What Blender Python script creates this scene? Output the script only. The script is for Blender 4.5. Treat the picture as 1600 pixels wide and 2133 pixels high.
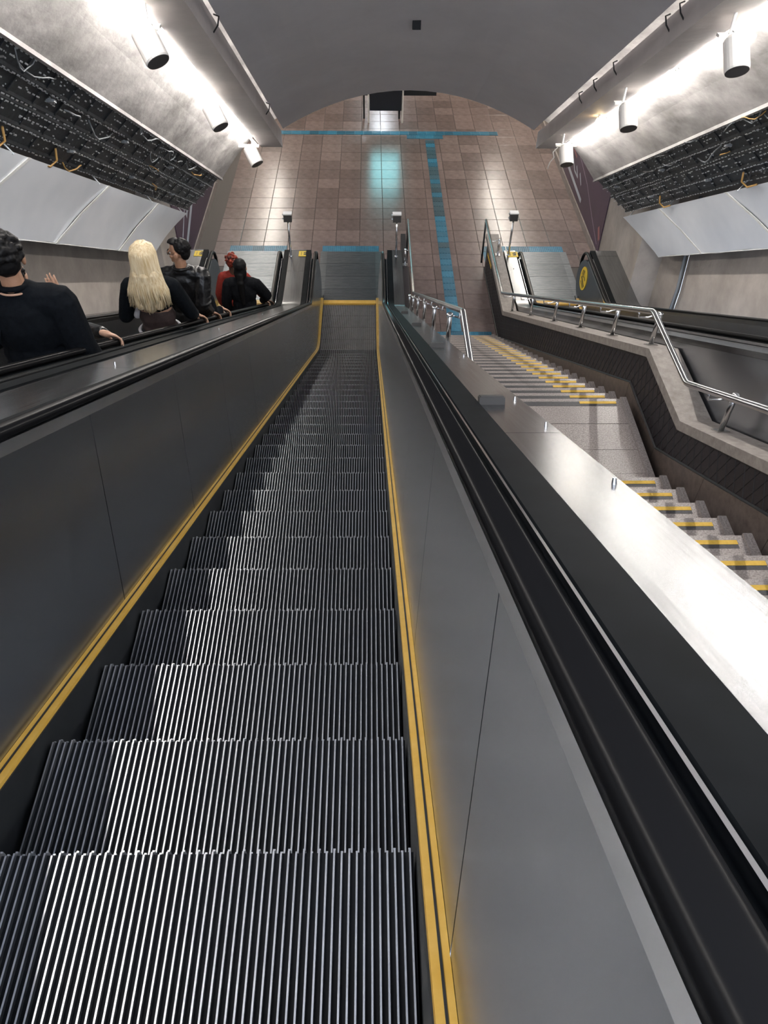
import bpy, bmesh, math, random
from mathutils import Vector, Matrix
random.seed(7)
S = bpy.context.scene
for o in list(bpy.data.objects): bpy.data.objects.remove(o)
COL = S.collection
PI = math.pi; T30 = math.tan(PI/6); C30 = math.cos(PI/6)

# ------------------------------------------------------------------ camera
CAMZ = 8.35; FPX = 1602.0; PITCH = math.radians(46.9); YAW = math.asin(.0245); ROLL = .0155
cam = bpy.data.cameras.new('camera'); camo = bpy.data.objects.new('camera', cam); COL.objects.link(camo)
fh = Vector((math.sin(YAW), math.cos(YAW), 0)); r0 = Vector((math.cos(YAW), -math.sin(YAW), 0)); upv = Vector((0, 0, 1))
fwd = fh*math.cos(PITCH) - upv*math.sin(PITCH); u0 = fh*math.sin(PITCH) + upv*math.cos(PITCH)
rr = r0*math.cos(ROLL) + u0*math.sin(ROLL); uu = u0*math.cos(ROLL) - r0*math.sin(ROLL)
m = Matrix((rr, uu, -fwd)).transposed().to_4x4(); m.translation = Vector((0, 0, CAMZ)); camo.matrix_world = m
cam.sensor_fit = 'VERTICAL'; cam.sensor_height = 36.0; cam.lens = 36.0*FPX/2133.0
cam.clip_start = .02; cam.clip_end = 200
S.camera = camo

# ------------------------------------------------------------------ world, exposure
w = bpy.data.worlds.new('world'); S.world = w; w.use_nodes = True
w.node_tree.nodes['Background'].inputs[0].default_value = (.78, .86, 1, 1)
w.node_tree.nodes['Background'].inputs[1].default_value = 1.6
S.view_settings.view_transform = 'Standard'; S.view_settings.look = 'None'
S.view_settings.exposure = 1.45; S.view_settings.gamma = 1.0; S.view_settings.use_curve_mapping = False
TUBE_STRENGTH = 46.0

# ------------------------------------------------------------------ materials
MAT = {}
def mat(name, col, rough=.5, metal=0., spec=.5, noise=None, bump=None, rnd=0., emit=None, aniso=0., stretch=None, coat=0., col2=None, rvar=0.):
    """procedural principled material. noise=(scale, detail) mixes col/col2; bump=(scale, strength)"""
    M = bpy.data.materials.new(name); M.use_nodes = True; nt = M.node_tree; N = nt.nodes; Lk = nt.links
    b = N['Principled BSDF']
    b.inputs['Roughness'].default_value = rough; b.inputs['Metallic'].default_value = metal
    b.inputs['Specular IOR Level'].default_value = spec; b.inputs['Coat Weight'].default_value = coat
    b.inputs['Anisotropic'].default_value = aniso
    b.inputs['Base Color'].default_value = (*col, 1)
    tc = N.new('ShaderNodeTexCoord'); mp = N.new('ShaderNodeMapping'); Lk.new(tc.outputs['Object'], mp.inputs[0])
    if stretch: mp.inputs['Scale'].default_value = stretch
    out = None
    if noise:
        n = N.new('ShaderNodeTexNoise'); n.inputs['Scale'].default_value = noise[0]; n.inputs['Detail'].default_value = noise[1]
        n.inputs['Roughness'].default_value = .65; Lk.new(mp.outputs[0], n.inputs['Vector'])
        cr = N.new('ShaderNodeValToRGB'); cr.color_ramp.elements[0].position = .32; cr.color_ramp.elements[1].position = .68
        c2 = col2 or tuple(min(1, c*1.5) for c in col)
        cr.color_ramp.elements[0].color = (*col, 1); cr.color_ramp.elements[1].color = (*c2, 1)
        Lk.new(n.outputs['Fac'], cr.inputs[0]); out = cr.outputs[0]
        if rvar:
            mr = N.new('ShaderNodeMapRange'); mr.inputs['To Min'].default_value = max(.02, rough-rvar); mr.inputs['To Max'].default_value = rough+rvar
            Lk.new(n.outputs['Fac'], mr.inputs['Value']); Lk.new(mr.outputs[0], b.inputs['Roughness'])
    if rnd:
        oi = N.new('ShaderNodeObjectInfo'); mr = N.new('ShaderNodeMapRange')
        mr.inputs['To Min'].default_value = 1-rnd; mr.inputs['To Max'].default_value = 1+rnd
        Lk.new(oi.outputs['Random'], mr.inputs['Value'])
        mx = N.new('ShaderNodeVectorMath'); mx.operation = 'SCALE'
        if out: Lk.new(out, mx.inputs[0])
        else: mx.inputs[0].default_value = col
        Lk.new(mr.outputs[0], mx.inputs['Scale']); out = mx.outputs[0]
    if out: Lk.new(out, b.inputs['Base Color'])
    if bump:
        n2 = N.new('ShaderNodeTexNoise'); n2.inputs['Scale'].default_value = bump[0]; n2.inputs['Detail'].default_value = 4
        Lk.new(mp.outputs[0], n2.inputs['Vector'])
        bp = N.new('ShaderNodeBump'); bp.inputs['Strength'].default_value = bump[1]; bp.inputs['Distance'].default_value = .02
        Lk.new(n2.outputs['Fac'], bp.inputs['Height']); Lk.new(bp.outputs[0], b.inputs['Normal'])
    if emit:
        b.inputs['Emission Color'].default_value = (*emit[0], 1); b.inputs['Emission Strength'].default_value = emit[1]
    MAT[name] = M; return M

mat('panel_steel', (.36, .38, .41), .27, 1, bump=(1.1, .035))
mat('deck_steel', (.24, .247, .257), .24, 1, noise=(2.5, 2), col2=(.31, .318, .328), stretch=(30, .7, .7), rvar=.045, bump=(2.5, .03))
mat('rail_steel', (.62, .62, .62), .22, 1)
mat('bright_steel', (.75, .76, .78), .2, 1)
mat('rubber', (.006, .006, .0065), .28, 0, spec=.15)
mat('black_trim', (.005, .0065, .008), .5, 0, spec=.05, noise=(9, 1), col2=(.008, .010, .012))
mat('skirt_black', (.010, .012, .014), .5, 0, noise=(6, 3), col2=(.02, .023, .026))
mat('cleat', (.60, .62, .65), .30, .92, noise=(9, 2), col2=(.75, .77, .79))
mat('groove', (.006, .007, .009), .7, spec=.2)
mat('comb', (.125, .14, .155), .36, .9, noise=(5, 3), col2=(.20, .215, .23), stretch=(1, 9, 1))
mat('yellow', (.62, .36, .045), .42, noise=(12, 4), col2=(.70, .44, .09))
mat('yellow_paint', (.80, .56, .05), .5)
mat('yellow_strip', (.62, .38, .04), .6, noise=(25, 3), col2=(.72, .47, .08))
mat('concrete', (.15, .142, .138), .6, noise=(1.3, 10), col2=(.46, .44, .43), bump=(5, .7), stretch=(1.6, .7, 1.2))
mat('vault_concrete', (.60, .595, .625), .5, noise=(.8, 8), col2=(.70, .695, .725), bump=(3, .2))
mat('beam_concrete', (.40, .37, .36), .6, noise=(1.4, 6), col2=(.50, .465, .455), bump=(9, .15))
mat('wall_concrete', (.30, .265, .235), .7, noise=(1.5, 8), col2=(.44, .395, .35), bump=(9, .3))
mat('plinth', (.22, .19, .175), .45, noise=(5, 6), col2=(.33, .29, .27))
mat('floor_tile', (.135, .102, .094), .23, noise=(7, 6), col2=(.20, .15, .138), rnd=.22, spec=.55, rvar=.05)
mat('grout', (.07, .06, .055), .7)
mat('tactile', (.018, .125, .205), .38, noise=(9, 4), col2=(.03, .18, .28), rnd=.35)
mat('tactile_worn', (.02, .065, .095), .42, noise=(14, 4), col2=(.05, .10, .12), rnd=.3)
mat('granite', (.16, .138, .13), .29, noise=(90, 5), col2=(.44, .395, .375), rnd=.06)
mat('granite_dark', (.035, .035, .038), .45, noise=(60, 3), col2=(.06, .06, .064))
mat('stringer', (.075, .057, .048), .42, noise=(18, 5), col2=(.14, .11, .094))
mat('coping', (.22, .195, .175), .55, noise=(16, 6), col2=(.36, .325, .295), bump=(40, .2))
mat('rubber_panel', (.020, .0165, .019), .5, spec=.3, noise=(30, 3), col2=(.031, .026, .029))
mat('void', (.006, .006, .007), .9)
mat('tray', (.022, .026, .031), .45, .3, noise=(25, 4), col2=(.06, .07, .08))
mat('tab', (.72, .76, .80), .35, .6)
mat('cable', (.20, .215, .23), .5)
mat('cable_black', (.02, .02, .022), .5)
mat('cable_tan', (.42, .24, .07), .5)
mat('sheet_metal', (.72, .76, .82), .36, .25, noise=(.9, 3), col2=(.84, .87, .92), bump=(1.3, .16), rvar=.06)
mat('tape', (.62, .62, .60), .6, noise=(9, 5), col2=(.75, .75, .73))
mat('white_paint', (.78, .76, .73), .4)
mat('lens_dark', (.06, .055, .055), .35)
mat('tube_glow', (1, 1, 1), .5, emit=((1, .955, .90), TUBE_STRENGTH))
mat('hall_glow', (1, 1, 1), .5, emit=((1, .93, .83), 20))
mat('cyan_glow', (.1, .6, .7), .5, emit=((.30, .85, .92), 2.2))
mat('white_glow', (1, 1, 1), .5, emit=((.85, .92, 1), 40))
mat('bulb_glow', (1, .8, .5), .5, emit=((1, .72, .38), 9))
mat('poster_purple', (.045, .022, .055), .3, noise=(1.4, 2), col2=(.07, .035, .08))
mat('poster_line', (.42, .34, .46), .35)
mat('poster_white', (.55, .60, .68), .35)
mat('poster_pink', (.45, .18, .17), .4)
mat('screen_black', (.004, .006, .01), .18)
mat('board_black', (.015, .017, .02), .5)
mat('box_metal', (.07, .068, .066), .5, 0, spec=.25)
mat('skin_light', (.52, .30, .20), .45, noise=(18, 3), col2=(.60, .37, .26))
mat('skin_tan', (.40, .215, .13), .45, noise=(18, 3), col2=(.47, .265, .17))
mat('skin_dark', (.10, .05, .034), .45, noise=(18, 3), col2=(.14, .075, .05))
mat('hair_black', (.004, .004, .0045), .5, spec=.2, noise=(60, 3), col2=(.011, .0105, .011))
mat('hair_blonde', (.60, .43, .21), .42, noise=(3, 4), col2=(.90, .79, .57), stretch=(26, 26, 1.2))
mat('hair_red', (.40, .05, .02), .5, noise=(14, 2), col2=(.02, .01, .01))
mat('cloth_black', (0.003, 0.004, 0.006), .85, spec=.12, noise=(40, 4), col2=(0.006, 0.008, 0.011), bump=(12, .4))
mat('cloth_charcoal', (0.006, 0.0065, 0.008), .85, spec=.12, noise=(40, 4), col2=(0.011, 0.0115, 0.014), bump=(12, .4))
mat('leather_black', (.005, .005, .006), .30, spec=.40, noise=(9, 4), col2=(.009, .009, .010), bump=(9, .8))
mat('cloth_red', (.26, .022, .012), .75, noise=(20, 3), col2=(.33, .03, .018), bump=(12, .3))
mat('cloth_white', (.62, .60, .62), .7)
mat('denim', (.02, .025, .035), .8, noise=(50, 3), col2=(.035, .042, .055))
mat('waist_brown', (.030, .017, .016), .7, noise=(50, 3), col2=(.045, .026, .024))
mat('gold', (.62, .40, .12), .3, .9)

# ------------------------------------------------------------------ mesh helpers
def mk(name, verts, faces, mt, parent=None, smooth=False):
    me = bpy.data.meshes.new(name); me.from_pydata([tuple(v) for v in verts], [], faces); me.update()
    bm = bmesh.new(); bm.from_mesh(me); bmesh.ops.recalc_face_normals(bm, faces=bm.faces); bm.to_mesh(me); bm.free()
    return mo(name, me, mt, parent, smooth)
def mo(name, me, mt, parent=None, smooth=False):
    o = bpy.data.objects.new(name, me); COL.objects.link(o)
    if mt and not me.materials: me.materials.append(MAT[mt])
    if parent: o.parent = parent
    if smooth:
        for p in me.polygons: p.use_smooth = True
    return o
class MB:
    def __init__(s): s.v = []; s.f = []; s.mi = []
    def add(s, vs, fs, k=0):
        n = len(s.v); s.v += [tuple(v) for v in vs]; s.f += [tuple(i+n for i in f) for f in fs]; s.mi += [k]*len(fs)
    def box(s, a, b, k=0):
        x0, y0, z0 = a; x1, y1, z1 = b
        s.add([(x0,y0,z0),(x1,y0,z0),(x1,y1,z0),(x0,y1,z0),(x0,y0,z1),(x1,y0,z1),(x1,y1,z1),(x0,y1,z1)],
              [(0,3,2,1),(4,5,6,7),(0,1,5,4),(1,2,6,5),(2,3,7,6),(3,0,4,7)], k)
    def obox(s, c, ax, ay, az, k=0):
        """box from centre and three half axis vectors"""
        c = Vector(c); ax = Vector(ax); ay = Vector(ay); az = Vector(az)
        vs = [c+ax*i+ay*j+az*l for l in (-1, 1) for i, j in ((-1,-1),(1,-1),(1,1),(-1,1))]
        s.add(vs, [(0,3,2,1),(4,5,6,7),(0,1,5,4),(1,2,6,5),(2,3,7,6),(3,0,4,7)], k)
    def tube(s, pts, r, n=8, k=0, cap=True):
        pts = [Vector(p) for p in pts]; rs = r if isinstance(r, (list, tuple)) else [r]*len(pts)
        base = len(s.v); prev = None
        for i, p in enumerate(pts):
            t = ((pts[min(i+1, len(pts)-1)]-pts[max(i-1, 0)])).normalized()
            if prev is None:
                a = t.orthogonal().normalized()
            else:
                a = (prev - t*prev.dot(t)); a = a.normalized() if a.length > 1e-6 else t.orthogonal().normalized()
            prev = a; b = t.cross(a)
            # widen mitre at bends
            for q in range(n):
                an = 2*PI*q/n; s.v.append(tuple(p + (a*math.cos(an)+b*math.sin(an))*rs[i]))
        for i in range(len(pts)-1):
            for q in range(n):
                s.f.append((base+i*n+q, base+i*n+(q+1) % n, base+(i+1)*n+(q+1) % n, base+(i+1)*n+q)); s.mi.append(k)
        if cap:
            s.f.append(tuple(base+q for q in range(n))[::-1]); s.f.append(tuple(base+(len(pts)-1)*n+q for q in range(n))); s.mi += [k, k]
    def build(s, name, mt, parent=None, smooth=False, extra=()):
        o = mk(name, s.v, s.f, mt, parent, smooth)
        for e in extra: o.data.materials.append(MAT[e])
        if extra: o.data.polygons.foreach_set('material_index', s.mi)
        return o
def sweep(prof, stations, closed=True, caps=True):
    """prof: (x, h) points; stations: (Y, Z, ny, nz). returns verts, faces"""
    v = []; f = []; n = len(prof)
    for (Y, Z, ny, nz) in stations:
        for (x, h) in prof: v.append((x, Y+h*ny, Z+h*nz))
    for i in range(len(stations)-1):
        for q in range(n if closed else n-1):
            f.append((i*n+q, i*n+(q+1) % n, (i+1)*n+(q+1) % n, (i+1)*n+q))
    if closed and caps: f.append(tuple(range(n))[::-1]); f.append(tuple((len(stations)-1)*n+q for q in range(n)))
    return v, f
def tag(o, label, cat, group=None, kind=None):
    if label: o['label'] = label
    if cat: o['category'] = cat
    if group: o['group'] = group
    if kind: o['kind'] = kind
    return o
def struct(o): o['kind'] = 'structure'; return o
def empty(name, loc=(0, 0, 0)):
    o = bpy.data.objects.new(name, None); COL.objects.link(o); o.location = loc; o.empty_display_size = .1; return o
def cp(o, parent):
    c = o.copy(); COL.objects.link(c); c.parent = parent; return c

# slope geometry: nose line of the escalators meets the lower floor (Z=0) at Y=W0
W0 = 11.893; RAD = 1.5; TAN = RAD*math.tan(PI/12)
def station(s):
    """point on the nose path at arc position s measured from the working point (negative uphill)"""
    if s <= -TAN: return (W0+s*C30, -s*.5, .5, C30)
    La = RAD*PI/6
    if s < -TAN+La:
        th = PI/6-(s+TAN)/RAD                    # slope angle left
        cy = W0+TAN; cz = RAD
        return (cy-RAD*math.sin(th), cz-RAD*math.cos(th), math.sin(th), math.cos(th))
    return (W0+TAN+(s+TAN-La), 0., 0., 1.)
def s_flat(Y): return Y-W0-2*TAN+RAD*PI/6
def stations(s0, s1):
    La = RAD*PI/6; L = [s0]
    if s0 < -TAN < s1: L += [-TAN+La*i/8 for i in range(9)]
    L = [s for s in L if s <= s1] + [s1]
    return [station(s) for s in sorted(set(L))]
def zpath(Y):
    if Y <= W0-TAN*C30: return (W0-Y)*T30
    if Y < W0+TAN:
        d = W0+TAN-Y; return RAD-math.sqrt(RAD*RAD-d*d)
    return 0.
def zl(Y): return (W0-Y)*T30                     # endless nose line, for ceilings
S_TOP = -17.6                                     # upper end (behind the camera)
Y_COMB = 13.5; Y_NEWEL = 14.22

# ------------------------------------------------------------------ room shell
Y0, Y1 = -3.6, 13.4
CX = .67
def sheared(prof, ya, yb, closed=True, n=1):
    """prof (x, v) where v is the height above the endless nose line"""
    st = [(ya+(yb-ya)*i/n, zl(ya+(yb-ya)*i/n), 0, 1) for i in range(n+1)]
    return sweep(prof, st, closed)
def ev(e): return (e+1.285)/C30                   # height above camera plane -> vertical height over nose line

fl = struct(mk('floor', *(lambda b: (b.v, b.f))((lambda b: (b.box((-5.2, 11.0, -.3), (6.4, 34, -.012)), b)[1])(MB())), 'grout'))
# central vault
vp = []
for i in range(17):
    t = -1+2*i/16; vp.append((CX-.03+2.09*t, 4.225+.60*(1-t*t)))
vp2 = [(x, v+.22) for x, v in reversed(vp)]
struct(mk('ceiling', *sheared(vp+vp2, Y0, Y1), 'vault_concrete', smooth=False))
# hairline crack / drip mark box on the vault
def beam(side):
    a, b = (CX-2.15, CX-2.51) if side < 0 else (CX+2.14, CX+2.51)
    v = 3.926
    lo, hi = min(a, b), max(a, b)
    pr = [(a, v), (b, v), (b, v+.035), (a+side*.06, v+.05), (a+side*.06, v+.27), (a, v+.27)]
    o = mk('trim_1' if side < 0 else 'trim_2', *sheared(pr, Y0, Y1), 'beam_concrete')
    struct(o)
beam(-1); beam(1)
# outer sloping slabs
for side, nm in ((-1, 'ceiling_left'), (1, 'ceiling_right')):
    pr = [(3.25, ev(1.65)), (2.95, ev(1.98)), (2.6, ev(2.29)), (2.2, ev(2.52)), (2.0, ev(2.62))]
    P = [(CX+side*x, v) for x, v in pr]
    Q = [(CX+side*(x+.04), v+.12) for x, v in reversed(pr)]
    struct(mk(nm, *sheared(P+Q, Y0, Y1, n=1), 'concrete'))
    # thin light lip along the slab edge
    lip = mk('trim_3' if side < 0 else 'trim_4', *sheared([(CX+side*3.235, ev(1.65)-.03), (CX+side*3.275, ev(1.65)-.03), (CX+side*3.275, ev(1.65)+.05), (CX+side*3.235, ev(1.65)+.01)], Y0, Y1), 'concrete'); struct(lip)
    # black closing surface added above the trays to block world light
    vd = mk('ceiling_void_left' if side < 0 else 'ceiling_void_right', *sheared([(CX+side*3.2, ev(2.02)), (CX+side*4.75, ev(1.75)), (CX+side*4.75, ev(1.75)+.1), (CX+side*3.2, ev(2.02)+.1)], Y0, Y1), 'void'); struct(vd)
# roof slab over everything so no sky leaks in
struct(mk('ceiling_top', *sheared([(CX-2.9, 5.3), (CX+2.9, 5.3), (CX+2.9, 5.5), (CX-2.9, 5.5)], Y0, Y1), 'vault_concrete'))
# side walls of the incline
for side, nm, X in ((-1, 'wall_left', -4.02), (1, 'wall_right', 5.32)):
    b = MB(); a, c = (X-.15, X) if side < 0 else (X, X+.15)
    b.v += [(x, y, z) for x in (a, c) for y, z in ((Y0, zl(Y0)-1.2), (13.1, -.3), (13.1, 4.4), (Y0, zl(Y0)+4.6))]
    b.f += [(0,1,2,3), (7,6,5,4), (0,4,5,1), (1,5,6,2), (2,6,7,3), (3,7,4,0)]; b.mi += [0]*6
    struct(b.build(nm, 'wall_concrete'))
# hall walls beside the lower landing (they carry the posters)
for side, nm, X in ((-1, 'wall_hall_left', -3.78), (1, 'wall_hall_right', 4.86)):
    b = MB()
    if side < 0: b.box((X-.6, 13.0, -.02), (X, 34, 4.3))
    else: b.box((X, 12.9, -.02), (X+.6, 34, 4.3))
    struct(b.build(nm, 'wall_concrete'))
    b = MB()
    if side < 0: b.box((X, 14.4, -.01), (X+.035, 34, .17))
    else: b.box((X-.035, 14.4, -.01), (X, 34, .17))
    struct(b.build('baseboard_left' if side < 0 else 'baseboard_right', 'plinth'))
b = MB(); b.box((-5.2, 34, -.02), (6.4, 34.2, 4.3)); struct(b.build('wall_far', 'wall_concrete'))
b = MB(); b.box((-5.2, 13.9, 4.3), (6.4, 34.2, 4.5)); struct(b.build('ceiling_hall', 'vault_concrete'))

# ------------------------------------------------------------------ floor tiles
TX, TY = .527, .535
X_T0, Y_T0 = -.24-TX*7, 12.24+.02
def slab_mesh(name, sx, sy, t, mt, g=.004):
    b = MB(); c = .004
    x0, x1, y0, y1 = g, sx-g, g, sy-g
    b.add([(x0,y0,-t),(x1,y0,-t),(x1,y1,-t),(x0,y1,-t),(x0,y0,-c),(x1,y0,-c),(x1,y1,-c),(x0,y1,-c),(x0+c,y0+c,0),(x1-c,y0+c,0),(x1-c,y1-c,0),(x0+c,y1-c,0)],
          [(0,1,5,4),(1,2,6,5),(2,3,7,6),(3,0,4,7),(4,5,9,8),(5,6,10,9),(6,7,11,10),(7,4,8,11),(8,9,10,11)])
    me = bpy.data.meshes.new(name); me.from_pydata(b.v, [], b.f); me.materials.append(MAT[mt]); return me
tile_me = slab_mesh('floor_tile', TX, TY, .012, 'floor_tile')
cells = []
for j in range(34):
    for i in range(17):
        x = X_T0+i*TX; y = Y_T0+j*TY
        if y+TY > 33.9 or x < -3.80 or x+TX > 4.86+.3: continue
        if y+TY < 15.4 and not (.6 < x+TX*.5 < 2.6): continue       # under the landing plates
        cells.append((x, y))
def tile_key(c): return c[1]
cells.sort(key=tile_key)
near, far = cells[:300], cells[300:]
for (x, y) in near:
    o = bpy.data.objects.new('floor_tile', tile_me); COL.objects.link(o); o.location = (x, y, random.uniform(-.0008, .0008)); o.parent = fl
if far:
    b = MB()
    for (x, y) in far:
        b.add([(v.co.x+x, v.co.y+y, v.co.z) for v in tile_me.vertices], [tuple(p.vertices) for p in tile_me.polygons])
    o = b.build('far_tiles', 'floor_tile', fl); o['kind'] = 'stuff'
# tactile paving: raised blue tiles
def tact_mesh(sx, sy, along_y=True):
    b = MB(); b.box((.002, .002, -.004), (sx-.002, sy-.002, .003))
    n = 4
    for i in range(n):
        if along_y:
            c = sx*(i+.5)/n; b.box((c-sx*.055, .012, .003), (c+sx*.055, sy-.012, .008))
        else:
            c = sy*(i+.5)/n; b.box((.012, c-sy*.055, .003), (sx-.012, c+sy*.055, .008))
    me = bpy.data.meshes.new('tactile_tile'); me.from_pydata(b.v, [], b.f); me.materials.append(MAT['tactile']); return me
def stud_mesh(sx, sy):
    b = MB(); b.box((.002, .002, -.004), (sx-.002, sy-.002, .003))
    for i in range(6):
        for j in range(6):
            cx, cy = sx*(i+.5)/6, sy*(j+.5)/6; q = .011
            b.add([(cx-q,cy-q,.003),(cx+q,cy-q,.003),(cx+q,cy+q,.003),(cx-q,cy+q,.003),(cx-q/2,cy-q/2,.008),(cx+q/2,cy-q/2,.008),(cx+q/2,cy+q/2,.008),(cx-q/2,cy+q/2,.008)],
                  [(0,1,5,4),(1,2,6,5),(2,3,7,6),(3,0,4,7),(4,5,6,7)])
    me = bpy.data.meshes.new('tactile_stud'); me.from_pydata(b.v, [], b.f); me.materials.append(MAT['tactile']); return me
def worn(me): c = me.copy(); c.materials.clear(); c.materials.append(MAT['tactile_worn']); return c
TS = .247
tm_y, tm_x, tm_s = tact_mesh(TS, TS), tact_mesh(TS, TS, False), stud_mesh(TS, TS)
tw_y = worn(tm_y)
def put_tact(me, x, y):
    o = bpy.data.objects.new('tactile_tile', me); COL.objects.link(o); o.location = (x, y, .004); o.parent = fl
WORN = {13, 19, 20, 22, 24, 25, 27, 29, 32, 36, 33}
for j in range(37):
    if 12.52+j*TS < 21.66: put_tact(tw_y if j in WORN or (j > 20 and random.random() < .25) else tm_y, 1.49, 12.52+j*TS)
for i in range(26): put_tact(tm_x, -2.9+i*TS, 22.0)
for i in range(-2, 2):
    put_tact(tm_s, 1.615+i*TS-.12, 21.74); 
for x in [x*TS for x in range(0, 6)]: put_tact(tm_s, .80+x+.02, 12.262)      # foot of the stairs
for xa, n in ((-3.06, 5), (-1.05, 5), (2.98, 5)):
    for i in range(n): put_tact(tm_s, xa+i*TS, 15.56)
for i in range(2): put_tact(tm_s, 2.47+i*TS, 15.56)
for j in range(4): put_tact(tm_s, 2.45, 15.31-j*TS)

# ------------------------------------------------------------------ escalators
N_CL = 58; PITCH_CL = .0178; TREAD_W = N_CL*PITCH_CL
def step_meshes():
    b = MB(); hw = TREAD_W/2                       # tread: nose edge at y=0, back at y=-.4
    for i in range(N_CL):
        c = -hw+(i+.5)*PITCH_CL; w_ = .0029; back = -.402 if i % 2 else -.39; fr = 0 if i % 2 else -.006
        b.add([(c-w_,back,-.012),(c+w_,back,-.012),(c+w_,fr,-.012),(c-w_,fr,-.012),(c-w_+.0008,back,0),(c+w_-.0008,back,0),(c+w_-.0008,fr-.004,0),(c-w_+.0008,fr-.004,0)],
              [(4,5,6,7),(0,4,7,3),(1,2,6,5),(2,3,7,6),(0,1,5,4)], 0)
        # riser cleats, facing down the slope
        b.box((c-w_, fr-.004, -.23), (c+w_, fr+.004, -.012), 0)
    b2 = MB(); b2.box((-hw, -.40, -.05), (hw, -.006, -.012)); b2.box((-hw, -.03, -.26), (hw, -.006, -.05))
    b2.box((-hw, -.40, -.30), (-hw+.03, -.03, -.05)); b2.box((hw-.03, -.40, -.30), (hw, -.03, -.05))
    m1 = bpy.data.meshes.new('cleats'); m1.from_pydata(b.v, [], b.f); m1.materials.append(MAT['cleat'])
    m2 = bpy.data.meshes.new('step'); m2.from_pydata(b2.v, [], b2.f); m2.materials.append(MAT['groove'])
    return m1, m2
CLEAT_ME, STEP_ME = step_meshes()
HR_H = .858; HW = .654
def round_prof(cx, ch, w, h, n=6, r=None):
    r = r or h/2*.98; P = []
    for (sx, sy, a0) in ((1, 1, 0), (-1, 1, 90), (-1, -1, 180), (1, -1, 270)):
        for i in range(n+1):
            a = math.radians(a0+90*i/n); P.append((cx+sx*(w/2-r)+r*math.cos(a), ch+sy*(h/2-r)+r*math.sin(a)))
    return P
def newel_path(hc, hb, yc):
    """stations of a rail line that follows the incline at height hc and turns down around the newel"""
    st = stations(S_TOP, s_flat(yc))
    pts = [(Y+hc*ny, Z+hc*nz, ny, nz) for (Y, Z, ny, nz) in st]
    R = (hc-hb)/2; zc = (hc+hb)/2
    for i in range(1, 13):
        a = PI/2-PI*i/12; pts.append((yc+R*1.0*math.cos(a), zc+R*math.sin(a), math.cos(a), math.sin(a)))
    pts.append((yc-.35, hb, 0, -1))
    return pts
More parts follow.
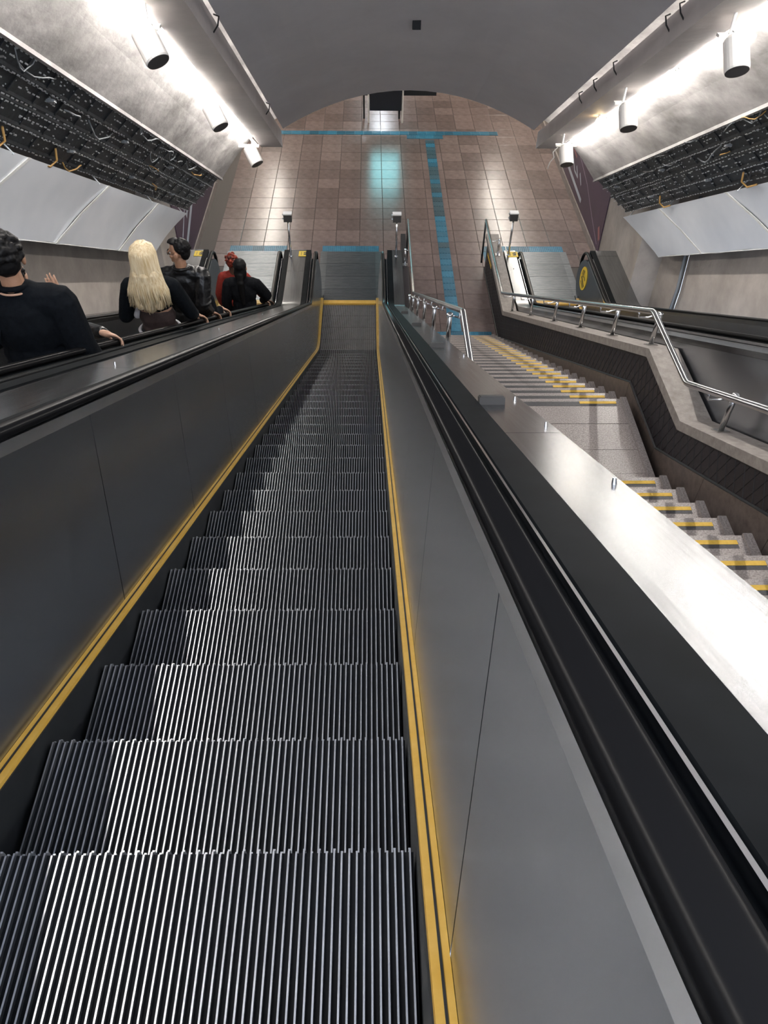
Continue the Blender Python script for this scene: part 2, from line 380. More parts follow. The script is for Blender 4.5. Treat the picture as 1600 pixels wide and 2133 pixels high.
def escalator(name, Xc, label, phase, decks, panels=True):
    R = empty(name, (Xc, W0, 0)); tag(R, label, 'escalator', 'station escalators')
    def P(o):                                     # parent while keeping world coordinates
        o.parent = R; o.matrix_parent_inverse = Matrix.Translation((-Xc, -W0, 0)); return o
    # steps
    y = phase
    while y > -3.2: y -= .4
    while y+.4 <= Y_COMB+.05:
        y += .4
        z = zpath(y)
        if y > Y_COMB-.01: 
            break
        o = bpy.data.objects.new('step', STEP_ME); COL.objects.link(o); o.location = (Xc, y, z-.002); P(o)
        c = bpy.data.objects.new('cleats', CLEAT_ME); COL.objects.link(c); c.parent = o
    # black underside / truss so nothing shows between the steps
    hw = TREAD_W/2
    P(mk('truss', *sweep([(Xc-hw-.05, -.50), (Xc+hw+.05, -.50), (Xc+hw+.05, -.36), (Xc-hw-.05, -.36)], stations(S_TOP, s_flat(Y_COMB+.02))), 'void'))
    # comb plate with yellow edge, landing plate
    b = MB(); b.box((Xc-hw-.01, Y_COMB-.02, -.06), (Xc+hw+.01, Y_COMB+.10, .012)); P(b.build('comb_edge', 'yellow'))
    b = MB()
    for i in range(N_CL):
        c = Xc-hw+i*PITCH_CL; b.box((c-.0035, Y_COMB-.055, -.02), (c+.0035, Y_COMB-.02, .006))
    P(b.build('comb_teeth', 'yellow'))
    yy = Y_COMB+.10
    for k, d in enumerate((.42, .50, .52, .52)):
        b = MB(); b.box((Xc-.66, yy+.004, -.05), (Xc+.66, yy+d-.004, .010+.001*(k % 2)))
        for q in range(int(d/.045)):
            b.box((Xc-.52, yy+.02+q*.045, .010), (Xc+.52, yy+.028+q*.045, .0135))
        P(b.build('landing_plate', 'comb')); yy += d
    for sgn in (-1, 1):
        X = lambda d: Xc+sgn*d
        st = stations(S_TOP, s_flat(Y_COMB+.25))
        P(mk('skirt', *sweep([(X(.522), -.30), (X(.535), -.30), (X(.535), .04), (X(.522), .04)], st), 'skirt_black'))
        yst = stations(S_TOP, s_flat(Y_COMB+.12))
        yo = P(mk('yellow_strip', *sweep([(X(.526), .040), (X(.566), .038), (X(.566), .055), (X(.528), .050)], yst), 'yellow'))
        yo2 = mk('strip_rail', *sweep([(X(.545), .0535), (X(.550), .0535), (X(.550), .0565), (X(.545), .0565)], yst), 'skirt_black', yo)
        # inner panels, one sheet after another with a thin dark joint
        s = S_TOP; W_P = 1.27; s_end = s_flat(13.62); off = .47 if sgn > 0 else .9
        s_next = S_TOP+off; 
        while s < s_end-.02:
            e = min(s_next, s_end)
            P(mk('balustrade_panel', *sweep([(X(.566), .045), (X(.626), .80), (X(.636), .80), (X(.580), .045)], stations(s+.0035, e-.0035)), 'panel_steel'))
            s = e; s_next += W_P
        P(mk('panel_backing', *sweep([(X(.583), .02), (X(.637), .79), (X(.645), .79), (X(.60), .02)], stations(S_TOP, s_end)), 'void'))
        # rounded newel plate
        yc = 13.62; n = 14; pts = []
        zt, zb = .80, .0; Rz = (zt-zb)/2; zc = (zt+zb)/2
        def xin(z): return X(.566+.060*max(0, z-.045)/.755)
        ring = [(yc+.52*math.cos(PI/2-PI*i/n), zc+Rz*math.sin(PI/2-PI*i/n)) for i in range(n+1)]
        vs = [(xin(z), y_, z) for y_, z in ring]+[(xin(z)+sgn*.08, y_, z) for y_, z in ring]
        fs = [tuple(range(n+1)), tuple(range(2*n+1, n, -1))]+[(i, i+1, n+2+i, n+1+i) for i in range(n)]+[(n, 0, n+1, 2*n+1)]
        nw = P(mk('newel_plate', vs, fs, 'panel_steel'))
        # handrail guide trims and handrail
        P(mk('guide_rail', *sweep([(X(.6245), .798), (X(.632), .798), (X(.632), .838), (X(.6245), .838)], stations(S_TOP, s_flat(13.70))), 'bright_steel'))
        P(mk('handrail_base', *sweep([(X(.632), .77), (X(.735), .77), (X(.735), .815), (X(.71), .815), (X(.70), .832), (X(.632), .832)], stations(S_TOP, s_flat(13.75))), 'black_trim'))
        hp = newel_path(HR_H, .14, 13.86)
        P(mk('handrail', *sweep(round_prof(X(HW), 0, .062, .036), hp), 'rubber', smooth=True))
        P(mk('outer_guide', *sweep([(X(.722), .81), (X(.728), .81), (X(.728), .835), (X(.722), .835)], stations(S_TOP, s_flat(13.75))), 'bright_steel'))
    for d in decks: d(P, Xc)
    return R
def deck_sheets(name, xa, xb, h, mt, seam0, pitch, y_end=14.1, trim=(True, True)):
    def f(P, Xc):
        xl, xr = min(xa, xb), max(xa, xb)
        tl = .095 if trim[0] else 0; tr = .095 if trim[1] else 0
        for t_, x0, x1 in ((trim[0], xl, xl+tl), (trim[1], xr-tr, xr)):
            if t_:
                P(mk('deck_edge', *sweep([(x0, h-.03), (x1, h-.03), (x1, h+.022), (x0, h+.022)], stations(S_TOP, s_flat(y_end))), 'black_trim'))
        s = S_TOP; nx = S_TOP+seam0; se = s_flat(y_end)
        while s < se-.02:
            e = min(nx, se)
            P(mk('deck_sheet', *sweep([(xl+tl+.003, h-.03), (xr-tr-.003, h-.03), (xr-tr-.003, h+.012), (xl+tl+.003, h+.012)], stations(s+.002, e-.002)), mt)); s = e; nx += pitch
        P(mk('deck_body', *sweep([(xl+.004, -.55), (xr-.004, -.55), (xr-.004, h-.032), (xl+.004, h-.032)], stations(S_TOP, s_flat(y_end-.005))), 'panel_steel'))
        # lip at the landing end
        b = MB(); b.box((xl, y_end, .0), (xr, y_end+.012, h+.014)); P(b.build('deck_end', 'panel_steel'))
    return f
def deck_blocks(X, ys, h):
    def f(P, Xc):
        for y in ys:
            s = (y-W0)/C30; Y, Z, ny, nz = station(s-.0)
            b = MB(); c = Vector((X, Y+ny*(h+.024), Z+nz*(h+.024)))
            t = Vector((0, nz, -ny)); n_ = Vector((0, ny, nz))
            b.obox(c, (.05, 0, 0), t*.028, n_*.016); b.obox(c+n_*.018, (.045, 0, 0), t*.023, n_*.003)
            P(b.build('stop_block', 'box_metal'))
    return f
def screws(X, ys, h):
    def f(P, Xc):
        for y in ys:
            s = (y-W0)/C30; Y, Z, ny, nz = station(s); b = MB()
            b.tube([(X, Y+ny*h, Z+nz*h), (X, Y+ny*(h+.016), Z+nz*(h+.016))], [.007, .005], 8); P(b.build('screw', 'bright_steel'))
    return f
def sticker(x, y, z=.815, sx=.10, sy=.10):
    def f(P, Xc):
        b = MB(); b.box((x-sx, y-sy, z), (x+sx, y+sy, z+.004)); o = P(b.build('warning_sticker', 'yellow_paint'))
        o['label'] = 'small yellow sticker with black pictograms'
        b = MB()
        for (px, py, w_, h_) in ((.045, .045, .02, .025), (.045, -.02, .016, .03), (.01, .03, .012, .02), (.015, -.03, .018, .018), (-.05, 0, .004, .06)):
            b.box((x+px-w_, y+py-h_, z+.004), (x+px+w_, y+py+h_, z+.0055))
        b.build('pictogram', 'board_black', o)
    return f
XL, XM, XR = -2.43, -.418, 3.60
esc_m = escalator('escalator', XM, 'empty escalator with grooved black steps between two yellow edge strips', .661, [
    deck_sheets('median', XL+HW+.09, XM-HW-.09, .80, 'deck_steel', 1.6, 2.9),
    deck_sheets('outer', XM+HW+.09, .615, .80, 'deck_steel', 2.55, 3.0, trim=(True, False)),
    deck_blocks(.475, (1.974, 4.215, 6.479, 9.0), .80), screws(.585, (1.55, 2.05, .9, 3.6), .812), screws(-1.45, (3.2, 5.9, 8.6), .812),
    sticker(-1.30, 13.96, .814), ])
esc_l = escalator('escalator', XL, 'escalator carrying people downwards beside the wall', .52, [
    deck_sheets('outer', -3.78, XL-HW-.09, .80, 'deck_steel', 1.2, 2.9, trim=(False, True)), sticker(-3.33, 13.96, .814)])
def round_sign(P, Xc):
    # round yellow notice on the inner face of the right-hand newel
    b = MB(); n = 28; yc, zc, r = 13.66, .47, .22; x = Xc+.5945
    fs = []; vs = []
    for i in range(n): a = 2*PI*i/n; vs.append((x-.004+.03*(math.sin(a)*r)/.4, yc+r*1.05*math.cos(a), zc+r*math.sin(a)))
    vs += [(v[0]+.004, v[1], v[2]) for v in vs]
    b.add(vs, [tuple(range(n)), tuple(range(2*n-1, n-1, -1))]+[(i, (i+1) % n, n+(i+1) % n, n+i) for i in range(n)])
    o = P(b.build('round_notice', 'yellow_paint')); o['label'] = 'round yellow notice with black pictogram'
    def bar(y0, z0, y1, z1, w_):
        d = Vector((0, y1-y0, z1-z0)); L = d.length; d.normalize(); nn = Vector((0, -d.z, d.y))
        q = [Vector((0, y0, z0))+nn*w_, Vector((0, y1, z1))+nn*w_, Vector((0, y1, z1))-nn*w_, Vector((0, y0, z0))-nn*w_]
        k = MB(); sl = lambda v: x-.007+.03*((v.z-zc))/.4
        k.add([(sl(v), v.y, v.z) for v in q]+[(sl(v)+.003, v.y, v.z) for v in q], [(0,1,2,3),(7,6,5,4),(0,4,5,1),(1,5,6,2),(2,6,7,3),(3,7,4,0)])
        k.build('pictogram', 'board_black', o)
    bar(yc-.15, zc-.10, yc+.12, zc-.02, .018); bar(yc-.10, zc-.15, yc+.10, zc-.10, .010); bar(yc-.13, zc+.02, yc-.02, zc+.05, .012)
    bar(yc+.01, zc+.02, yc+.02, zc+.15, .010); bar(yc+.06, zc+.0, yc+.07, zc+.14, .012); bar(yc+.12, zc+.02, yc+.12, zc+.12, .010)
esc_r = escalator('escalator', XR, 'escalator beyond the stair wall with a round yellow notice on its newel', .75, [
    deck_sheets('inner', 2.63, XR-HW-.09, .80, 'deck_steel', 1.9, 2.9, trim=(False, False)),
    deck_sheets('outer', XR+HW+.09, 4.86, .80, 'deck_steel', 2.2, 2.9, trim=(True, False)), sticker(2.79, 13.96, .814), round_sign,
    screws(2.74, (13.2,), .812)])

# sensor boxes on thin posts at the ends of the decks
def box_post(x, y, label):
    R = empty('post_box', (x, y, .812)); tag(R, label, 'sensor post', 'box-topped posts at the escalator ends')
    b = MB(); b.tube([(0, 0, 0), (0, 0, .72)], .019, 12); b.build('post', 'rail_steel', R, True)
    b = MB(); b.tube([(0, 0, 0), (0, 0, .018)], [.036, .024], 12); b.build('base_flange', 'bright_steel', R, True)
    b = MB(); b.box((-.075, -.055, .72), (.075, .055, .86)); bx = b.build('box', 'box_metal', R)
    b = MB(); b.box((-.082, -.062, .855), (.082, .062, .875)); b.build('lid', 'white_paint', bx)
    b = MB(); b.tube([(-.075, 0, .76), (-.10, 0, .76)], .014, 8); b.tube([(-.075, 0, .84), (-.10, 0, .84)], .014, 8); b.build('hinge', 'bright_steel', bx)
box_post(-1.545, 13.86, 'box-topped steel post standing on the wide deck between two escalators')
box_post(.497, 13.86, 'box-topped steel post on the narrow deck beside the stairs')
box_post(2.70, 13.93, 'box-topped steel post on the deck beyond the stair wall')

# ------------------------------------------------------------------ stairs
RISE, GOING, N1 = .174, .304, 23
YB = 12.13; XSL, XSR = .62, 2.30
ST = empty('staircase', (1.5, YB, 0)); tag(ST, 'granite staircase with dark and yellow nosing strips and a landing halfway', 'stairs')
def PS(o): o.parent = ST; o.matrix_parent_inverse = Matrix.Translation((-1.5, -YB, 0)); return o
def step_proto():
    b = MB(); W_ = XSR-XSL
    b.box((0, -GOING-.02, -.035), (W_, .018, 0)); b.box((0, -.03, -RISE), (W_, 0, -.035))
    m1 = bpy.data.meshes.new('stair_step'); m1.from_pydata(b.v, [], b.f); m1.materials.append(MAT['granite'])
    b = MB(); b.box((.02, -.085, 0), (W_-.10, -.025, .002)); m2 = bpy.data.meshes.new('grip_strip'); m2.from_pydata(b.v, [], b.f); m2.materials.append(MAT['granite_dark'])
    b = MB(); b.box((W_-.43, -.055, .0005), (W_-.10, -.022, .004)); m3 = bpy.data.meshes.new('yellow_bar'); m3.from_pydata(b.v, [], b.f); m3.materials.append(MAT['yellow_strip'])
    b = MB(); b.box((W_-.055, -GOING, 0), (W_, .018, .022)); m4 = bpy.data.meshes.new('side_curb'); m4.from_pydata(b.v, [], b.f); m4.materials.append(MAT['granite'])
    return m1, m2, m3, m4
SM = step_proto()
def stair_step(y, z):
    o = bpy.data.objects.new('stair_step', SM[0]); COL.objects.link(o); o.location = (XSL, y, z); PS(o)
    for nm, me in (('grip_strip', SM[1]), ('yellow_bar', SM[2]), ('side_curb', SM[3])):
        c = bpy.data.objects.new(nm, me); COL.objects.link(c); c.parent = o
for i in range(1, N1+1): stair_step(YB-(i-1)*GOING, i*RISE)
YL1 = YB-(N1-1)*GOING; ZL = N1*RISE; YU = 4.25
for i in range(24):
    y = YU-i*GOING
    if y > Y0: stair_step(y, ZL+(i+1)*RISE)
# landing slabs
xs = [XSL, 1.02, XSR-.20]; ys = [YL1-GOING]
y = YL1-.33
edges = [YL1-.33, YL1-.66, YL1-.95, YU-.03]
xe = [XSL, 1.05, XSR]
for a in range(len(edges)-1):
    for c in range(2):
        b = MB(); b.box((xe[c]+.002, edges[a+1]+.002, ZL-.04), (xe[c+1]-.002, edges[a]-.002, ZL-.001*(a % 2))); PS(b.build('landing_slab', 'granite'))
b = MB(); b.box((XSR-.055, YU, ZL), (XSR, YL1-GOING, ZL+.022)); PS(b.build('side_curb', 'granite'))
# solid body under the stairs
b = MB(); yA = YB-.02
def nose2(y, d):                                   # polygon under the stairs
    return y, d
poly = [(YB-.03, -.05), (YL1-.2, ZL-.2), (YU-.03, ZL-.2), (Y0, ZL-.2+(YU-Y0)*RISE/GOING), (Y0, ZL-.9+(YU-Y0)*RISE/GOING), (YU, ZL-.9), (YL1, ZL-.9), (YB-1.0, -.25)]
vs = [(x, y, z) for x in (XSL, XSR+.075) for y, z in poly]; n = len(poly)
b.add(vs, [tuple(range(n)), tuple(range(2*n-1, n-1, -1))]+[(i, (i+1) % n, n+(i+1) % n, n+i) for i in range(n)])
PS(b.build('stair_body', 'stringer'))

# wall between stairs and right-hand escalator
XW = 2.40
top = [(14.85, .78), (12.0, .78), (5.45, 4.55), (4.50, 4.55), (Y0, 4.55+(4.5-Y0)*T30)]
def offs(poly, d): return [(y, z+d) for y, z in poly]
def wall_poly(name, x0, x1, up, lo, mt, parent=None):
    v = [(x, y, z) for x in (x0, x1) for y, z in up+lo[::-1]]; n = len(up)+len(lo)
    f = [(i, (i+1) % n, n+(i+1) % n, n+i) for i in range(n)]
    m_ = len(up); L = len(lo)
    if m_ == L:
        for i in range(m_-1):
            a, b_, c, d = i, i+1, n-2-i, n-1-i
            f += [(a, b_, c, d), (n+d, n+c, n+b_, n+a)]
    else:
        f += [tuple(range(n)), tuple(range(2*n-1, n-1, -1))]
    return mk(name, v, f, mt, parent)
WS = empty('stair_wall', (XW+.09, 8, 0)); WS['kind'] = 'structure'
def PW(o): o.parent = WS; o.matrix_parent_inverse = Matrix.Translation((-XW-.09, -8, 0)); return o
base = [(14.85, 0), (12.13, 0.0), (YL1+.0, ZL-.2), (YU+.25, ZL-.2), (Y0, ZL-.2+(YU+.25-Y0)*T30)]
PW(wall_poly('wall_core', XW+.012, XW+.19, offs(top, -.02), base, 'stringer'))
PW(wall_poly('coping', XW-.035, XW+.215, top, offs(top, -.085), 'coping'))
# brown stone skirting, slab by slab, and the dark lattice panel above it
pl = [(14.80, .02), (12.28, .03), (5.68, ZL+.0), (4.78, ZL-.0), (Y0, ZL+(4.78-Y0)*T30)]
def at_line(poly, y):
    for (ya, za), (yb, zb) in zip(poly, poly[1:]):
        if yb <= y <= ya: return za+(zb-za)*(ya-y)/(ya-yb)
    return poly[-1][1]
sk_lo = [(12.28, -.05), (YL1+.1, ZL-.25), (YU+.3, ZL-.25), (Y0, ZL-.25+(YU+.3-Y0)*T30)]
ycuts = [12.28, 11.0, 9.8, 8.6, 7.4, 6.3, 5.68, 4.78, 3.9, 3.0, 2.1, 1.2, .3, -.6, -1.6, Y0]
for a, c in zip(ycuts, ycuts[1:]):
    up = [(a-.002, at_line(pl, a)+.012), (c+.002, at_line(pl, c)+.012)]; lo = [(a-.002, at_line(pl, a)-.42), (c+.002, at_line(pl, c)-.42)]
    PW(wall_poly('skirting_slab', XSR+.0, XW+.012, up, lo, 'stringer') if False else wall_poly('skirting_slab', XW-.02, XW+.012, up, lo, 'stringer'))
up = offs(top, -.10); up[0] = (14.78, .68)
PW(wall_poly('dark_panel', XW, XW+.012, up, pl, 'rubber_panel'))
# frame of the panel
def frame_line(poly, d, r):
    b = MB(); b.tube([(XW-.002, y, z+d) for y, z in poly], r, 6); return b.build('panel_frame', 'cable_black')
PW(frame_line(pl, .012, .014)); PW(frame_line(up, 0, .010))
# lattice ridges on the panel
b = MB(); step_ = .115
ptop, pbot = up, pl
def inside(y, z): return at_line(pbot, y)+.02 < z < at_line(ptop, y)-.01
for sg in (1, -1):
    for k in range(-60, 190):
        y = Y0; run = None
        # line z = zz + sg*1.9*(y - yk)
        yk = Y0+k*step_
        seg = []
        ns = 60
        for q in range(ns+1):
            zrel = q/ns*.66; 
            # in slope coordinates: zrel above lower edge, shifts along y
            y_ = yk+sg*zrel*.52-.0
            if Y0+.05 < y_ < 14.6:
                z_ = at_line(pbot, y_)+zrel
                if inside(y_, z_): seg.append((y_, z_))
        if len(seg) > 2:
            (ya, za), (yb, zb) = seg[0], seg[-1]
            mid = seg[len(seg)//2]
            for (p0, p1) in ((seg[0], mid), (mid, seg[-1])):
                d = Vector((0, p1[0]-p0[0], p1[1]-p0[1])); nn = Vector((0, -d.z, d.y)).normalized()*.0035
                A = Vector((XW-.004, *p0)); B = Vector((XW-.004, *p1)); o_ = Vector((.005, 0, 0))
                b.add([A+nn+o_, A, A-nn+o_, B+nn+o_, B, B-nn+o_], [(0, 3, 4, 1), (1, 4, 5, 2)])
lat = PW(b.build('lattice', 'cable_black')); lat['kind'] = 'stuff'
# yellow mark on the wall near its end
b = MB(); b.obox((XW-.006, 14.25, .52), (.002, 0, 0), (0, .30, -.02), (0, 0, .035)); PW(b.build('yellow_mark', 'yellow_strip'))

# handrails on brackets
def rail_set(name, X, Xp, dz, post_ys, label, loop_end=True, zpost=None):
    R = empty(name, (X, 10, 0)); tag(R, label, 'handrail', 'stair handrails')
    def P(o): o.parent = R; o.matrix_parent_inverse = Matrix.Translation((-X, -10, 0)); return o
    line = offs(top, dz)
    line = [(14.72, .78+dz)]+line[1:]
    pts = []
    for i, (y, z) in enumerate(line):
        p = Vector((X, y, z))
        if 0 < i < len(line)-1:
            a = Vector((X, *line[i-1])); c = Vector((X, *line[i+1])); e = .04
            pa = p+(a-p).normalized()*e; pc = p+(c-p).normalized()*e
            pts += [pa, (pa+p*2+pc)/4, pc]
        else: pts.append(p)
    b = MB(); b.tube(pts, .024, 12); P(b.build('rail', 'rail_steel', None, True))
    b = MB(); b.tube([(X, 14.72, .78+dz), (X, 14.72, .60), (X, 14.72, .22)] if loop_end else [(X, 14.72, .78+dz), (X, 14.72, .5)], .02, 10)
    P(b.build('end_post', 'cable_black', None, True))
    s = 1 if Xp > X else -1
    for y in post_ys:
        z = at_line(top, y); zr = z+dz
        b = MB(); b.tube([(Xp, y, z-.01), (Xp, y, z+dz-.035)], .021, 10); po = P(b.build('post', 'rail_steel', None, True))
        b = MB(); b.tube([(Xp, y, z+dz-.045), (Xp-s*.10, y, z+dz-.075), (X+s*.01, y, z+dz-.075), (X, y, z+dz-.02)], .008, 8); b.build('bracket', 'bright_steel', po, True)
        b = MB(); b.tube([(Xp, y, z+dz-.045), (Xp, y, z+dz-.03)], [.03, .024], 12); b.build('cap', 'bright_steel', po, True)
        b = MB(); b.obox((Xp, y, z+.006), (.045, 0, 0), (0, .05, -.029 if not (y > 12 or 4.5 < y < 5.45) else 0), (0, 0, .005)); b.build('foot_plate', 'rail_steel', po)
rail_set('stair_handrail', 2.31, 2.50, .36, [12.6-.75, 10.45, 9.05, 7.85, 6.75, 5.75, 4.15, 2.6, 1.1, -.4, -1.9, 14.0], 'steel handrail on short posts along the dark lattice stair wall')
top_keep = top
rail_set('stair_handrail', .75, .665, .36, [11.6, 10.6, 9.5, 8.3, 7.0, 5.6, 3.9, 2.4, .9, 13.6], 'steel handrail on the side of the stairs next to the empty escalator')
# low kerb under the left posts
KB = MB()
kb = wall_poly('kerb', .617, .715, top, [(14.85, 0), (12.13, 0.0), (YL1, ZL-.2), (YU+.25, ZL-.2), (Y0, ZL-.2+(YU+.25-Y0)*T30)], 'rubber_panel'); kb.name = 'stair_kerb'; struct(kb)

# ------------------------------------------------------------------ ceiling fixtures
def spot(x, y, v, side, label):
    z = zl(y)+v; R = empty('spot_lamp', (x, y, z)); tag(R, label, 'lamp', 'white cylinder lamps under the slabs')
    ax_ = Vector((.45, -.55, -.70) if side < 0 else (.05, -.70, -.70)).normalized(); RQ = ax_.to_track_quat('-Z', 'Y').to_matrix().to_4x4()
    b = MB(); n = 24
    prof = [(.085, 0), (.105, -.03), (.105, -.27), (.098, -.285)]
    vs = [(r*math.cos(2*PI*i/n), r*math.sin(2*PI*i/n), h) for r, h in prof for i in range(n)]
    fs = [(j*n+i, j*n+(i+1) % n, (j+1)*n+(i+1) % n, (j+1)*n+i) for j in range(3) for i in range(n)]+[tuple(range(n))]
    vs = [RQ @ Vector(v) for v in vs]; b.add(vs, fs); b.build('housing', 'white_paint', R, False)
    b = MB(); b.tube([RQ @ Vector((0, 0, -.262)), RQ @ Vector((0, 0, -.288))], .097, n); b.build('lens', 'lens_dark', R)
    b = MB(); b.box((-.16, -.035, .005), (.16, .035, .027)); b.build('bracket', 'white_paint', R)
    for xs_, zt_ in ((side*.10, .13), (-side*.06, .20)):
        b = MB(); b.tube([(xs_, 0, .02), (xs_, 0, zt_)], .014, 8); b.build('stem', 'white_paint', R)
VL = ev(1.96)
for i, (x, y, sd) in enumerate(((-1.88, 7.25, -1), (-1.90, 9.75, -1), (-1.90, 12.42, -1), (3.10, 7.35, 1), (3.02, 9.62, 1), (3.02, 12.2, 1))):
    where = ['nearest the top of the left slab', 'midway along the left slab', 'at the foot of the left slab', 'nearest the top of the right slab', 'midway along the right slab beside the bulb', 'at the foot of the right slab'][i]
    wh = ['white cylinder lamp above the man in the black polo', 'white cylinder lamp midway above the row of metal sheets', 'white cylinder lamp above the end of the cable trays by the man in glasses',
          'white cylinder lamp above the upper metal sheets of the stair side', 'white cylinder lamp beside the small glowing bulb', 'white cylinder lamp in front of the purple poster with white lettering'][i]
    spot(x, y, VL, sd, wh)
# loose wires at the last right lamp
b = MB(); y, z = 12.2, zl(12.2)+VL
b.tube([(2.90, y, z-.02), (2.84, y+.02, z-.10), (2.87, y+.02, z-.18), (2.82, y+.03, z-.26), (2.80, y+.03, z-.36)], .007, 6)
tag(b.build('loose_wire', 'white_paint', None, True), 'thin white wire dangling beside the lamp by the poster', 'wire')
# fluorescent tubes in the troughs
def tubes(side):
    y = 13.2
    X = CX+side*2.565
    k = 0
    while y > Y0+1.3:
        ya, yb = y, y-1.03
        v = 3.926+.0
        R = empty('fluorescent_tube', (X, y, zl(y)+v)); tag(R, 'glowing fluorescent tube in the trough above the %s slab' % ('wall with people beside it' if side < 0 else 'stair side'), 'tube lamp', 'fluorescent tubes in the %s trough' % ('left' if side < 0 else 'right'))
        dy = yb-ya; dz = zl(yb)-zl(ya)
        b = MB(); b.tube([(0, dy*.02, dz*.02), (0, dy*.98, dz*.98)], .016, 8); b.build('glass_tube', 'tube_glow', R, True)
        for q0, q1 in ((0, .02), (.98, 1)):
            b = MB(); b.tube([(0, dy*q0, dz*q0), (0, dy*q1, dz*q1)], .018, 8); b.build('end_cap', 'rail_steel', R)
        y -= 1.09; k += 1
tubes(-1); tubes(1)
# small warm bulb under the right beam
y = 10.95; R = empty('bulb', (3.10, y, zl(y)+3.93)); tag(R, 'small warm glowing bulb under the concrete beam', 'bulb')
b = MB(); b.tube([(0, 0, .0), (0, 0, -.04)], .025, 10); b.build('socket', 'white_paint', R)
b = MB(); b.tube([(0, 0, -.04), (0, 0, -.055), (0, 0, -.085), (0, 0, -.115), (0, 0, -.13)], [.02, .034, .042, .034, .012], 12); b.build('glass', 'bulb_glow', R, True)
# small black device on the vault
y = 10.38; zv = zl(y)+4.27+.55-.03
b = MB(); b.box((.50, y-.03, zv-.05), (.60, y+.03, zv+.05)); tag(b.build('ceiling_device', 'board_black'), 'small dark rectangular device fixed to the concrete vault', 'device')
# hooks along the inner beam edges
for side, lst in ((1, (6.9, 7.9, 8.2, 9.6, 10.3, 10.9)), (-1, (8.3, 11.6))):
    for y in lst:
        X = CX+side*2.12; z = zl(y)+3.926+.12
        b = MB(); b.tube([(X+side*.03, y, z), (X-side*.02, y, z+.06), (X-side*.03, y+.05, z+.12), (X+side*.02, y+.08, z+.13)], .008, 6)
        tag(b.build('hook', 'cable_black'), 'bent dark wire hook at the top edge of the %s beam' % ('stair side' if side > 0 else 'people side'), 'hook', 'hooks on the beams')

